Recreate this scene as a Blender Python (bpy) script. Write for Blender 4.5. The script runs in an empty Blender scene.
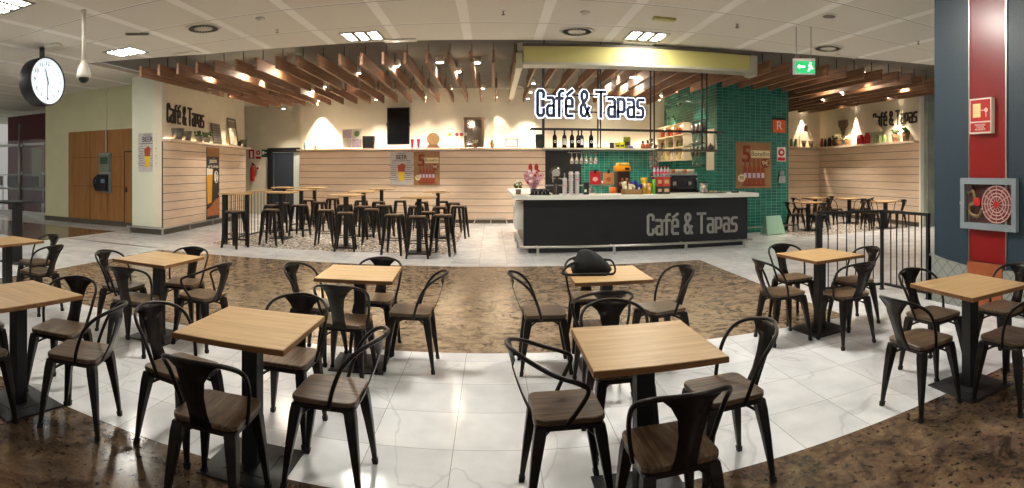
import bpy, math, random
from mathutils import Vector, Matrix
random.seed(7)
C = bpy.context.scene.collection
PI = math.pi
def R(d): return math.radians(d)

# ------------------------------------------------------------------ camera, world, exposure
cam = bpy.data.cameras.new('camera'); camo = bpy.data.objects.new('camera', cam); C.objects.link(camo)
camo.location = (0, 0, 1.58); camo.rotation_euler = (R(90), 0, 0)
cam.type = 'PANO'; cam.panorama_type = 'CENTRAL_CYLINDRICAL'
FP = 545.0
cam.central_cylindrical_range_u_min = -492 / FP
cam.central_cylindrical_range_u_max = (1024 - 492) / FP
cam.central_cylindrical_range_v_min = -(488 - 171) / FP
cam.central_cylindrical_range_v_max = 171 / FP
cam.central_cylindrical_radius = 1.0
cam.clip_start = 0.05; cam.clip_end = 200
sc = bpy.context.scene
sc.camera = camo
sc.view_settings.view_transform = 'Standard'; sc.view_settings.look = 'None'
sc.view_settings.gamma = 1.0; sc.view_settings.use_curve_mapping = False
sc.view_settings.exposure = 0.6
w = bpy.data.worlds.new('world'); sc.world = w; w.use_nodes = True
w.node_tree.nodes['Background'].inputs[0].default_value = (1.0, 0.97, 0.90, 1)
w.node_tree.nodes['Background'].inputs[1].default_value = 0.28

def light(name, kind, loc, energy, color=(1, .92, .82), size=0.1, rot=(0, 0, 0), spot=None, blend=.5, sy=None):
    l = bpy.data.lights.new(name, kind); l.energy = energy; l.color = color
    if kind == 'AREA':
        l.size = size
        if sy: l.shape = 'RECTANGLE'; l.size_y = sy
    elif kind in ('POINT', 'SPOT'): l.shadow_soft_size = size
    if spot: l.spot_size = R(spot); l.spot_blend = blend
    o = bpy.data.objects.new(name, l); C.objects.link(o); o.location = loc; o.rotation_euler = rot
    return o

# ------------------------------------------------------------------ materials
def srgb(r, g, b):
    f = lambda c: (c / 12.92 if c <= .04045 else ((c + .055) / 1.055) ** 2.4)
    return (f(r / 255), f(g / 255), f(b / 255), 1)
MATS = {}
def mat(name, col, rough=.6, metal=0, emit=None, es=0, noise=0, scale=8, col2=None, stretch=None, bump=0, trans=0, alpha=1, coat=0):
    if name in MATS: return MATS[name]
    m = bpy.data.materials.new(name); m.use_nodes = True; nt = m.node_tree; b = nt.nodes['Principled BSDF']
    c = srgb(*col)
    b.inputs['Base Color'].default_value = c; b.inputs['Roughness'].default_value = rough; b.inputs['Metallic'].default_value = metal
    b.inputs['Coat Weight'].default_value = coat
    if trans: b.inputs['Transmission Weight'].default_value = trans
    if alpha < 1: b.inputs['Alpha'].default_value = alpha
    if emit: b.inputs['Emission Color'].default_value = srgb(*emit); b.inputs['Emission Strength'].default_value = es
    if noise or col2:
        tc = nt.nodes.new('ShaderNodeTexCoord'); mp = nt.nodes.new('ShaderNodeMapping'); nz = nt.nodes.new('ShaderNodeTexNoise')
        nt.links.new(tc.outputs['Object'], mp.inputs[0]); nt.links.new(mp.outputs[0], nz.inputs['Vector'])
        if stretch: mp.inputs['Scale'].default_value = stretch
        nz.inputs['Scale'].default_value = scale; nz.inputs['Detail'].default_value = 6
        rp = nt.nodes.new('ShaderNodeValToRGB'); rp.color_ramp.elements[0].position = .35; rp.color_ramp.elements[1].position = .65
        if col2: c0 = srgb(*col2)
        else: c0 = tuple(max(0, x * (1 - noise)) for x in c[:3]) + (1,)
        rp.color_ramp.elements[0].color = c0; rp.color_ramp.elements[1].color = c
        nt.links.new(nz.outputs[0], rp.inputs[0]); nt.links.new(rp.outputs[0], b.inputs['Base Color'])
        if bump:
            bp = nt.nodes.new('ShaderNodeBump'); bp.inputs['Strength'].default_value = bump; bp.inputs['Distance'].default_value = .01
            nt.links.new(nz.outputs[0], bp.inputs['Height']); nt.links.new(bp.outputs[0], b.inputs['Normal'])
    MATS[name] = m
    return m
class NT:
    """small node-building helper"""
    def __init__(s, name, rough=.5, spec=.5):
        s.m = bpy.data.materials.new(name); s.m.use_nodes = True; s.t = s.m.node_tree; s.b = s.t.nodes['Principled BSDF']
        s.b.inputs['Roughness'].default_value = rough; s.b.inputs['Specular IOR Level'].default_value = spec
        s.g = s.t.nodes.new('ShaderNodeNewGeometry'); MATS[name] = s.m
    def n(s, ty, **k):
        o = s.t.nodes.new(ty)
        for a, b in k.items(): setattr(o, a, b)
        return o
    def l(s, a, b): s.t.links.new(a, b)
    def mapping(s, src, scale=(1, 1, 1), loc=(0, 0, 0), rot=(0, 0, 0)):
        mp = s.n('ShaderNodeMapping'); mp.inputs['Scale'].default_value = scale; mp.inputs['Location'].default_value = loc; mp.inputs['Rotation'].default_value = rot
        s.l(src, mp.inputs[0]); return mp.outputs[0]
    def noise(s, v, sc, det=6, rough=.55, dist=0):
        o = s.n('ShaderNodeTexNoise'); s.l(v, o.inputs['Vector']); o.inputs['Scale'].default_value = sc; o.inputs['Detail'].default_value = det
        o.inputs['Roughness'].default_value = rough; o.inputs['Distortion'].default_value = dist; return o.outputs[0]
    def ramp(s, v, stops):
        o = s.n('ShaderNodeValToRGB'); s.l(v, o.inputs[0]); e = o.color_ramp.elements
        while len(e) < len(stops): e.new(.5)
        for i, (p, c) in enumerate(stops): e[i].position = p; e[i].color = srgb(*c) if not isinstance(c, float) else (c, c, c, 1)
        return o.outputs[0]
    def mix(s, f, a, b, mode='MIX'):
        o = s.n('ShaderNodeMix', data_type='RGBA', blend_type=mode)
        if isinstance(f, float): o.inputs[0].default_value = f
        else: s.l(f, o.inputs[0])
        for k, v in ((6, a), (7, b)):
            if isinstance(v, tuple): o.inputs[k].default_value = srgb(*v)
            else: s.l(v, o.inputs[k])
        return o.outputs[2]
    def math(s, op, a, b=None):
        o = s.n('ShaderNodeMath', operation=op)
        for k, v in ((0, a), (1, b)):
            if v is None: continue
            if isinstance(v, (int, float)): o.inputs[k].default_value = v
            else: s.l(v, o.inputs[k])
        return o.outputs[0]
    def bump(s, h, st=.3, d=.01):
        o = s.n('ShaderNodeBump'); o.inputs['Strength'].default_value = st; o.inputs['Distance'].default_value = d
        s.l(h, o.inputs['Height']); s.l(o.outputs[0], s.b.inputs['Normal'])
def brick(N, v, w_, h_, mort, off=.0, scale=1.0):
    o = N.n('ShaderNodeTexBrick'); N.l(v, o.inputs['Vector']); o.offset = off; o.squash = 1
    o.inputs['Scale'].default_value = scale; o.inputs['Brick Width'].default_value = w_; o.inputs['Row Height'].default_value = h_
    o.inputs['Mortar Size'].default_value = mort; o.inputs['Mortar Smooth'].default_value = .1
    o.inputs['Color1'].default_value = (0, 0, 0, 1); o.inputs['Color2'].default_value = (1, 1, 1, 1)
    return o
def m_white_floor():
    N = NT('white_marble_tiles', .12); p = N.g.outputs['Position']
    v = N.mapping(p, loc=(.22, -2.6, 0))
    br = brick(N, v, .478, .478, .0022)
    warp = N.noise(N.mapping(p, scale=(1, .6, 1), rot=(0, 0, .5)), .9, 4, .5, .9)
    ve = N.ramp(warp, [(.0, (232, 232, 230)), (.492, (230, 230, 229)), (.5, (192, 193, 195)), (.508, (230, 231, 230)), (1, (222, 223, 223))])
    cl = N.ramp(N.noise(p, 4, 3), [(.3, (255, 255, 255)), (.75, (232, 233, 235))])
    a = N.mix(.6, (234, 234, 231), ve); a = N.mix(1.0, a, cl, 'MULTIPLY')
    tone = N.ramp(br.outputs['Color'], [(0, (255, 255, 255)), (1, (234, 234, 236))])
    a = N.mix(1.0, a, tone, 'MULTIPLY')
    a = N.mix(br.outputs['Fac'], a, (150, 148, 143)); N.l(a, N.b.inputs['Base Color'])
    rr = N.ramp(N.noise(p, 6, 3), [(.3, .10), (.7, .22)]); N.l(rr, N.b.inputs['Roughness'])
    return N.m
def m_brown(name, dark):
    N = NT(name, .16); p = N.g.outputs['Position']
    if dark:
        n1 = N.ramp(N.noise(p, 3.6, 14, .76, .6), [(.30, (36, 27, 22)), (.42, (68, 53, 42)), (.52, (102, 83, 64)), (.62, (130, 109, 85)), (.78, (80, 62, 48))])
        n2 = N.ramp(N.noise(p, 24, 4, .55, .1), [(.36, (56, 38, 30)), (.43, (255, 255, 255))])
        a = N.mix(.75, n1, n2, 'MULTIPLY')
    else:
        n1 = N.ramp(N.noise(N.mapping(p, scale=(.55, 1, 1), rot=(0, 0, .5)), 3.6, 14, .74, 2.2), [(.30, (92, 78, 64)), (.42, (130, 112, 92)), (.52, (160, 140, 116)), (.60, (122, 104, 84)), (.72, (188, 168, 142))])
        n2 = N.ramp(N.noise(N.mapping(p, scale=(.8, 1, 1), rot=(0, 0, .5)), 7, 10, .7, 1.6), [(.36, (92, 72, 56)), (.54, (255, 255, 255))])
        a = N.mix(.8, n1, n2, 'MULTIPLY')
    vor = N.n('ShaderNodeTexVoronoi', feature='DISTANCE_TO_EDGE'); N.l(N.mapping(p, rot=(0, 0, .5)), vor.inputs['Vector']); vor.inputs['Scale'].default_value = 2.2
    mm = N.math('ADD', vor.outputs['Distance'], N.math('MULTIPLY', N.noise(p, 9, 5), .10))
    ve = N.ramp(mm, [(.0, 1.0), (.052, .0)])
    a = N.mix(N.math('MULTIPLY', ve, .35 if dark else .55), a, (196, 176, 146)); 
    vm = N.math('MULTIPLY', N.ramp(N.noise(p, 1.1, 4), [(.55, .0), (.7, 1.0)]), .30)
    a = N.mix(vm, a, (150, 96, 56) if dark else (160, 134, 104)); N.l(a, N.b.inputs['Base Color'])
    return N.m
def m_pattern():
    N = NT('patterned_cement_tiles', .25); p = N.g.outputs['Position']
    vo = N.n('ShaderNodeTexVoronoi', feature='DISTANCE_TO_EDGE'); N.l(p, vo.inputs['Vector']); vo.inputs['Scale'].default_value = 9
    r = N.ramp(vo.outputs['Distance'], [(.0, (225, 218, 208)), (.10, (222, 214, 204)), (.14, (112, 104, 100)), (.25, (104, 98, 94)), (.32, (215, 206, 196))])
    n = N.noise(p, 9, 2); r2 = N.ramp(n, [(.45, (255, 255, 255)), (.55, (150, 145, 140))])
    a = N.mix(.7, r, r2, 'MULTIPLY'); br = brick(N, p, .2, .2, .006); a = N.mix(br.outputs['Fac'], a, (150, 145, 138)); N.l(a, N.b.inputs['Base Color'])
    return N.m
def m_grid_ceiling():
    N = NT('grid_ceiling_panels', .8, .2); p = N.g.outputs['Position']
    s = N.n('ShaderNodeSeparateXYZ'); N.l(p, s.inputs[0])
    T = 1.28
    fx = N.math('FRACT', N.math('DIVIDE', N.math('ADD', s.outputs[0], .44 + .08 + 20 * T), T))
    fy = N.math('FRACT', N.math('DIVIDE', N.math('ADD', s.outputs[1], -8.85 + 30 * T), T))
    band = N.math('LESS_THAN', fx, .16 / T)
    n = N.ramp(N.noise(p, 90, 2), [(.3, (220, 215, 203)), (.7, (228, 223, 211))])
    a = N.mix(band, n, (246, 243, 236))
    l1 = N.math('LESS_THAN', fy, .022)
    a = N.mix(l1, a, (246, 243, 236))
    e = N.math('LESS_THAN', N.math('ABSOLUTE', N.math('SUBTRACT', fy, .03)), .006)
    a = N.mix(e, a, (110, 104, 94))
    N.l(a, N.b.inputs['Base Color']); return N.m
def m_teal(name='teal_glazed_tiles'):
    N = NT(name, .12); tc = N.n('ShaderNodeTexCoord'); s = N.n('ShaderNodeSeparateXYZ'); N.l(tc.outputs['Object'], s.inputs[0])
    # wall coordinates: along whichever way the face runs, and up
    c = N.n('ShaderNodeCombineXYZ'); N.l(N.math('ADD', s.outputs[0], s.outputs[1]), c.inputs[0]); N.l(s.outputs[2], c.inputs[1])
    br = brick(N, c.outputs[0], .155, .078, .0045)
    tone = N.ramp(br.outputs['Color'], [(0, (28, 94, 80)), (.5, (34, 104, 89)), (1, (43, 116, 99))])
    a = N.mix(br.outputs['Fac'], tone, (104, 158, 142)); N.l(a, N.b.inputs['Base Color'])
    N.bump(N.math('SUBTRACT', 1.0, br.outputs['Fac']), .5, .004)
    N.b.inputs['Roughness'].default_value = .14
    return N.m
def m_wood(name, c1, c2, c3, rough, axis=0, sc=1.0, coat=0):
    N = NT(name, rough); tc = N.n('ShaderNodeTexCoord'); oi = N.n('ShaderNodeObjectInfo')
    cb = N.n('ShaderNodeCombineXYZ'); N.l(N.math('MULTIPLY', oi.outputs['Random'], 30.0), cb.inputs[0]); N.l(N.math('MULTIPLY', oi.outputs['Random'], 17.0), cb.inputs[1])
    ad = N.n('ShaderNodeVectorMath', operation='ADD'); N.l(tc.outputs['Object'], ad.inputs[0]); N.l(cb.outputs[0], ad.inputs[1])
    st = [14, 14, 14]; st[axis] = 1.2
    v = N.mapping(ad.outputs[0], scale=tuple(x * sc for x in st))
    n = N.noise(v, 2.2, 8, .6, .6)
    a = N.ramp(n, [(.28, c1), (.5, c2), (.72, c3)]); N.l(a, N.b.inputs['Base Color']); N.b.inputs['Coat Weight'].default_value = coat
    return N.m
M_WHITE = m_white_floor(); M_BROWN = m_brown('brown_marble_band', False); M_DARKM = m_brown('dark_emperador_marble', True)
M_PAT = m_pattern(); M_GRID = m_grid_ceiling(); M_TEAL = m_teal()
M_OAK = m_wood('oak_table_top', (166, 132, 86), (186, 152, 104), (200, 168, 122), .36, 0, .8)
M_OAKE = m_wood('oak_edge', (100, 64, 32), (122, 82, 44), (138, 96, 54), .5, 0, 1)
M_SEAT = m_wood('dark_elm_seat', (50, 37, 25), (88, 68, 48), (132, 111, 84), .34, 0, 1.6)
M_BEAM = m_wood('ceiling_slat_wood', (112, 80, 58), (136, 99, 74), (156, 118, 92), .6, 1, .5)
M_BOARD = m_wood('pale_pine_boards', (214, 188, 162), (224, 200, 175), (233, 212, 189), .55, 0, .45)
M_BOARDY = m_wood('pale_pine_boards_side', (206, 172, 134), (220, 190, 154), (232, 204, 170), .55, 1, .45)
M_DOORW = m_wood('orange_oak_panels', (140, 92, 44), (158, 108, 54), (172, 122, 66), .5, 2, .3)
M_STEEL = mat('dark_gunmetal', (46, 41, 38), .38, .7, noise=.35, scale=14)
M_BLACK = mat('black_powder_coat', (13, 13, 15), .52)
M_RUB = mat('black_rubber', (14, 13, 12), .7)
M_PLAST = mat('warm_cream_plaster', (232, 222, 198), .85, noise=.05, scale=3)
M_PLASTG = mat('pale_green_plaster', (216, 214, 176), .85, noise=.06, scale=2)
M_CAFEC = mat('grey_brown_cafe_ceiling', (112, 108, 98), .9, noise=.12, scale=2)
M_GROOVE = mat('dark_groove', (70, 46, 32), .8)
M_CHROME = mat('brushed_steel', (190, 188, 182), .28, 1)
M_CTOP = mat('white_solid_surface', (226, 226, 214), .3)
M_CPAN = mat('black_counter_laminate', (24, 25, 28), .34, noise=.25, scale=5)
M_LET = mat('pale_grey_letter', (150, 148, 142), .5)
M_DLET = mat('dark_brown_letter', (46, 34, 26), .6)
M_NAVY = mat('navy_letter_face', (26, 32, 58), .5)
M_HALO = mat('white_lit_acrylic', (255, 255, 255), .5, emit=(214, 226, 255), es=1.9)
M_LAMP = mat('lit_fluorescent_diffuser', (255, 255, 255), .5, emit=(255, 250, 238), es=60)
M_SPOT = mat('lit_downlight_lens', (255, 255, 255), .5, emit=(255, 238, 210), es=16)
M_LAMP2 = mat('lit_fluorescent_overhead', (255, 255, 255), .5, emit=(255, 246, 228), es=34)
M_LED = mat('warm_led_strip', (255, 255, 255), .5, emit=(255, 228, 186), es=7)
M_WPL = mat('white_plastic', (226, 222, 210), .4)
M_GREY = mat('mid_grey_paint', (128, 128, 126), .5)
M_TRIM = mat('dark_stone_skirting', (84, 76, 66), .4, noise=.2, scale=6)
M_RED = mat('signal_red', (186, 28, 26), .4)
M_REDST = mat('deep_red_enamel', (132, 18, 22), .3)
M_BLUE = mat('blue_grey_pillar_paint', (38, 60, 74), .45, noise=.35, scale=60)
M_YEL = mat('cream_yellow_shutter', (184, 176, 110), .5)
M_GREENS = mat('green_leaves', (74, 104, 42), .6, noise=.5, scale=30)

# ------------------------------------------------------------------ mesh builder
class MB:
    def __init__(s): s.v = []; s.f = []; s.mi = []
    def add(s, vs, fs, mi=0):
        o = len(s.v); s.v += [tuple(v) for v in vs]; s.f += [tuple(i + o for i in f) for f in fs]; s.mi += [mi] * len(fs); return s
    def box(s, x0, y0, z0, x1, y1, z1, mi=0, M=None):
        vs = [Vector(p) for p in ((x0, y0, z0), (x1, y0, z0), (x1, y1, z0), (x0, y1, z0), (x0, y0, z1), (x1, y0, z1), (x1, y1, z1), (x0, y1, z1))]
        if M: vs = [M @ v for v in vs]
        return s.add(vs, [(0, 3, 2, 1), (4, 5, 6, 7), (0, 1, 5, 4), (1, 2, 6, 5), (2, 3, 7, 6), (3, 0, 4, 7)], mi)
    def loft(s, rings, cap=True, mi=0, closed=True):
        n = len(rings[0]); vs = [p for r in rings for p in r]; fs = []
        for i in range(len(rings) - 1):
            for j in range(n if closed else n - 1):
                k = (j + 1) % n; fs.append((i * n + j, i * n + k, (i + 1) * n + k, (i + 1) * n + j))
        if cap: fs.append(tuple(reversed(range(n)))); fs.append(tuple((len(rings) - 1) * n + j for j in range(n)))
        return s.add(vs, fs, mi)
    def lathe(s, prof, n=14, c=(0, 0, 0), mi=0, M=None):
        rings = []
        for r, z in prof:
            ring = [Vector((max(r, 1e-4) * math.cos(2 * PI * k / n), max(r, 1e-4) * math.sin(2 * PI * k / n), z)) for k in range(n)]
            if M: ring = [M @ p for p in ring]
            rings.append([p + Vector(c) for p in ring])
        return s.loft(rings, True, mi)
    def tube(s, pts, r, n=8, closed=False, mi=0):
        pts = [Vector(p) for p in pts]; rings = []; N = len(pts); up = None
        rr = r if isinstance(r, (list, tuple)) else [r] * N
        for i, p in enumerate(pts):
            if closed: t = (pts[(i + 1) % N] - pts[i - 1]).normalized()
            else: t = (pts[min(i + 1, N - 1)] - pts[max(i - 1, 0)]).normalized()
            if up is None:
                up = Vector((0, 0, 1)) if abs(t.z) < .9 else Vector((1, 0, 0))
            a = t.cross(up).normalized(); b = a.cross(t).normalized(); up = b
            rings.append([p + (a * math.cos(2 * PI * k / n) + b * math.sin(2 * PI * k / n)) * rr[i] for k in range(n)])
        if closed: rings.append(rings[0]); return s.loft(rings, False, mi)
        return s.loft(rings, True, mi)
    def prism(s, poly, z0, z1, mi=0, M=None):
        b = [Vector((x, y, z0)) for x, y in poly]; t = [Vector((x, y, z1)) for x, y in poly]
        if M: b = [M @ p for p in b]; t = [M @ p for p in t]
        return s.loft([b, t], True, mi)
    def ball(s, c, rx, ry=None, rz=None, n=10, m=6, mi=0):
        ry = ry or rx; rz = rz or rx; rings = []
        for i in range(m + 1):
            a = PI * i / m; r = max(math.sin(a), .01)
            rings.append([Vector((c[0] + rx * r * math.cos(2 * PI * k / n), c[1] + ry * r * math.sin(2 * PI * k / n), c[2] - rz * math.cos(a))) for k in range(n)])
        return s.loft(rings, True, mi)
    def mesh(s, name, ms, smooth=False):
        me = bpy.data.meshes.new(name); me.from_pydata(s.v, [], s.f)
        for m in (ms if isinstance(ms, (list, tuple)) else [ms]): me.materials.append(m)
        for p, i in zip(me.polygons, s.mi): p.material_index = i; p.use_smooth = smooth
        me.update(); return me
    def build(s, name, ms, parent=None, smooth=False, bevel=0, loc=None, rz=0, M=None, seg=2):
        o = bpy.data.objects.new(name, s.mesh(name, ms, smooth)); C.objects.link(o)
        if parent: o.parent = parent
        if M is not None: o.matrix_local = M
        elif loc is not None: o.location = loc; o.rotation_euler = (0, 0, rz)
        if bevel:
            b = o.modifiers.new('bevel', 'BEVEL'); b.width = bevel; b.segments = seg; b.limit_method = 'ANGLE'; b.angle_limit = R(40)
        if smooth and not bevel:
            pass
        return o
def rrect(w_, h_, r, n=4, cx=0, cy=0):
    pts = []
    for sx, sy, a0 in ((1, 1, 0), (-1, 1, 90), (-1, -1, 180), (1, -1, 270)):
        for k in range(n + 1):
            a = R(a0 + 90 * k / n); pts.append((cx + sx * (w_ / 2 - r) + r * math.cos(a), cy + sy * (h_ / 2 - r) + r * math.sin(a)))
    return pts
def smooth_path(pts, sub=5, closed=False):
    P = [Vector(p) for p in pts]; out = []; n = len(P)
    rng = range(n) if closed else range(n - 1)
    for i in rng:
        if closed: a, b, c, d = P[i - 1], P[i], P[(i + 1) % n], P[(i + 2) % n]
        else: a, b, c, d = P[max(i - 1, 0)], P[i], P[i + 1], P[min(i + 2, n - 1)]
        for k in range(sub):
            t = k / sub; out.append(.5 * ((2 * b) + (c - a) * t + (2 * a - 5 * b + 4 * c - d) * t * t + (3 * b - a - 3 * c + d) * t ** 3))
    if not closed: out.append(P[-1])
    return out
def tag(o, label, cat, group=None):
    o['label'] = label; o['category'] = cat
    if group: o['group'] = group
    return o
def struct(o): o['kind'] = 'structure'; return o
def thing(name, label, cat, loc=(0, 0, 0), rz=0, group=None, M=None):
    o = bpy.data.objects.new(name, None); C.objects.link(o); o.empty_display_size = .1
    if M is not None: o.matrix_world = M
    else: o.location = loc; o.rotation_euler = (0, 0, rz)
    return tag(o, label, cat, group)
def copy_tree(o, parent=None):
    c = o.copy(); C.objects.link(c)
    if parent: c.parent = parent
    for ch in o.children: copy_tree(ch, c)
    return c
def frame(org, u, z=0):
    """a wall's own frame: x along the wall to the viewer's right, y up, z out of the wall"""
    u = Vector((u[0], u[1], 0)).normalized(); v = Vector((0, 0, 1)); n = u.cross(v)
    M = Matrix((u, v, n)).transposed().to_4x4(); M.translation = Vector((org[0], org[1], z)); return M
def T(x, y, z=0): return Matrix.Translation((x, y, z))
F_BACK = frame((0, 16.5), (1, 0))
F_LEFT = frame((-7.65, 11.1), (-.45, 5.5))
F_RIGHT0 = frame((10.9, 10.9), (.45, 5.7))      # origin at the near end; u runs away from the viewer's right
F_RIGHT = frame((10.9, 10.9), (-.45, -5.7))     # u negative = deeper into the room
F_PIL = frame((4.85, 0), (0, -1))
F_FACE = frame((0, 11.1), (1, 0))
F_TEAL = frame((0, 12.4), (1, 0))
F_DOOR = frame((0, 18.4), (1, 0))
def text_obj(name, s, size, m, parent, M, ext=.002, align='CENTER', sx=1.0, bold=0.0):
    cu = bpy.data.curves.new(name, 'FONT'); cu.body = s; cu.size = size; cu.extrude = ext; cu.align_x = align; cu.align_y = 'CENTER'; cu.resolution_u = 3
    cu.offset = bold
    tmp = bpy.data.objects.new(name, cu); C.objects.link(tmp)
    me = bpy.data.meshes.new_from_object(tmp); bpy.data.objects.remove(tmp)
    me.materials.clear(); me.materials.append(m)
    o = bpy.data.objects.new(name, me); C.objects.link(o); o.parent = parent; o.matrix_local = M @ Matrix.Diagonal((sx, 1, 1, 1))
    return o

# narrow condensed strokes of the cafe's lettering
GL = {
 'C': (.34, [[(.34, .76), (.34, .92), (.26, 1), (.08, 1), (0, .92), (0, .08), (.08, 0), (.26, 0), (.34, .08), (.34, .24)]]),
 'a': (.36, [[(.02, .72), (.28, .72), (.36, .64), (.36, 0), (.08, 0), (0, .08), (0, .32), (.08, .4), (.36, .4)]]),
 'f': (.28, [[(.30, 1), (.2, 1), (.1, .9), (.1, 0)], [(-.04, .7), (.28, .7)]]),
 'é': (.36, [[(0, .38), (.36, .38), (.36, .64), (.28, .72), (.08, .72), (0, .64), (0, .08), (.08, 0), (.35, 0)], [(.08, .86), (.34, 1.02)]]),
 '&': (.46, [[(.48, 0), (.06, .74), (.06, .9), (.16, 1), (.27, 1), (.36, .9), (.36, .74), (.02, .38), (.02, .1), (.12, 0), (.26, 0), (.46, .34)]]),
 'T': (.46, [[(-.02, 1), (.46, 1)], [(.22, 1), (.22, 0)]]),
 'p': (.36, [[(0, 0), (0, .72), (.28, .72), (.36, .64), (.36, .28), (.28, .2), (0, .2)]]),
 's': (.34, [[(.34, .72), (.08, .72), (0, .64), (0, .46), (.08, .38), (.27, .38), (.34, .3), (.34, .08), (.26, 0), (0, 0)]]),
}
def stroke(mb, pts, wd, z0, z1):
    P = [Vector((p[0], p[1])) for p in pts]; L = []; Rr = []; n = len(P)
    for i in range(n):
        d0 = (P[i] - P[i - 1]).normalized() if i else None; d1 = (P[i + 1] - P[i]).normalized() if i < n - 1 else None
        if d0 is None: d0 = d1
        if d1 is None: d1 = d0
        n0 = Vector((-d0.y, d0.x)); n1 = Vector((-d1.y, d1.x)); m = (n0 + n1)
        m = m / max(m.length_squared, .35) * 2 if m.length > .01 else n0
        p = P[i] - (d0 * wd / 2 if i == 0 else Vector((0, 0))) + (d1 * wd / 2 if i == n - 1 else Vector((0, 0)))
        L.append(p + m * wd / 2); Rr.append(p - m * wd / 2)
    for i in range(n - 1):
        mb.prism([(Rr[i].x, Rr[i].y), (Rr[i + 1].x, Rr[i + 1].y), (L[i + 1].x, L[i + 1].y), (L[i].x, L[i].y)], z0 + .0003 * i, z1 + .0006 * (i % 5))
def lettering(root, total, height, m, wd=.05, depth=.03, halo=None, hw=.05, gap=.205, space=.47):
    s = 'Café & Tapas'; adv = []; x = 0
    for ch in s:
        if ch == ' ': x += space - gap; adv.append(None); continue
        adv.append(x); x += GL[ch][0] + gap
    W = x - gap; k = total / W
    for ch, ax in zip(s, adv):
        if ax is None: continue
        mb = MB(); hb = MB()
        for path in GL[ch][1]:
            pts = [((ax + px) * k, wd / 2 + py * (height - wd)) for px, py in path]
            stroke(mb, pts, wd, .0, depth)
            if halo: stroke(hb, pts, wd + hw, -.03, -.004)
        o = mb.build('letter', m, root)
        if halo: hb.build('backlight', halo, o)

# ------------------------------------------------------------------ SETTING: floor
def floor():
    mb = MB()
    xs = [-22, -9.1, -6.3, -5.9, -.75, 3.6, 7.0, 11.0, 20]; ys = [-9, 2.6, 4.72, 8.4, 9.0, 10.3, 10.95, 11.0, 16.6, 26]
    for i in range(len(xs) - 1):
        for j in range(len(ys) - 1):
            x, y = (xs[i] + xs[i + 1]) / 2, (ys[j] + ys[j + 1]) / 2
            k = 0
            if y < 2.6: k = 2
            elif 4.72 < y < 9.0 and -6.3 < x < 3.6: k = 1
            elif x < -9.1 and 8.4 < y < 11: k = 2
            elif 10.3 < y < 16.6 and -5.9 < x < -.75: k = 3
            elif 11 < y < 16.6 and 7 < x < 11: k = 3
            mb.add([(xs[i], ys[j], 0), (xs[i + 1], ys[j], 0), (xs[i + 1], ys[j + 1], 0), (xs[i], ys[j + 1], 0)], [(0, 1, 2, 3)], k)
    mb.box(-22, -9, -.12, 20, 26, -.02, 0)
    struct(mb.build('floor', [M_WHITE, M_BROWN, M_DARKM, M_PAT]))
    struct(MB().box(-9.0, 9.12, 0, -6.5, 9.2, .003).build('trim_1', M_TRIM))
floor()
# ceilings
def ceilings():
    mb = MB()
    edge = [(-8.3, 9.0), (-7.3, 9.32), (-5.6, 9.78), (-3.7, 9.95), (0, 10.05), (2.5, 10.0), (4.6, 9.88), (6.9, 9.3), (9.0, 8.6), (12.2, 7.6)]
    mb.prism([(-22, -9), (20, -9), (20, 7.6)] + edge[::-1] + [(-22, 9.0)], 4.0, 4.09)
    mb.box(-22, 9.0, 4.0, -8.3, 24, 4.09); mb.box(12.2, 7.6, 4.0, 20, 24, 4.09)
    struct(mb.build('ceiling', M_GRID))
    struct(MB().box(-8.3, 7.5, 4.10, 12.2, 19, 4.16).build('ceiling', M_CAFEC))
ceilings()

def boards(M, x0, x1, z0, z1, n, name, mt=M_BOARD, cut=None):
    """a boarded wainscot: planks with dark shadow gaps, in the wall's own frame"""
    mb = MB(); mb.box(x0, z0, 0, x1, z1, .04, 1); h = (z1 - z0) / n
    for i in range(n): mb.box(x0, z0 + i * h + .007, .04, x1, z0 + (i + 1) * h - .007, .062, 0)
    o = mb.build(name, [mt, M_GROOVE]); o.matrix_world = M; return struct(o)
# back wall: plaster above, boards below, teal tiles and black panel behind the bar
struct(MB().box(-6.1, 16.6, 0, 12.2, 16.9, 4.10).build('wall_back', M_PLAST))
boards(F_BACK @ T(0, 0, -.1), -6.1, 1.62, .10, 2.20, 10, 'wall_back_boards')
boards(F_BACK @ T(0, 0, -.1), 7.5, 11.4, .10, 2.36, 10, 'wall_back_boards')
struct(MB().box(2.73, 16.54, 0, 5.43, 16.6, 2.25).build('wall_back_tiles', M_TEAL))
struct(MB().box(1.62, 16.52, 0, 2.73, 16.6, 2.25).build('wall_back_panel', M_BLACK))
struct(MB().box(-6.1, 16.46, 0, 1.62, 16.6, .10).build('baseboard_back', M_TRIM))
struct(MB().box(-6.12, 16.3, 2.22, 5.43, 16.6, 2.28).build('wall_back_ledge', M_BOARD))
struct(MB().box(7.5, 16.3, 2.38, 11.3, 16.6, 2.44).build('wall_back_ledge', M_BOARD))
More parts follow.
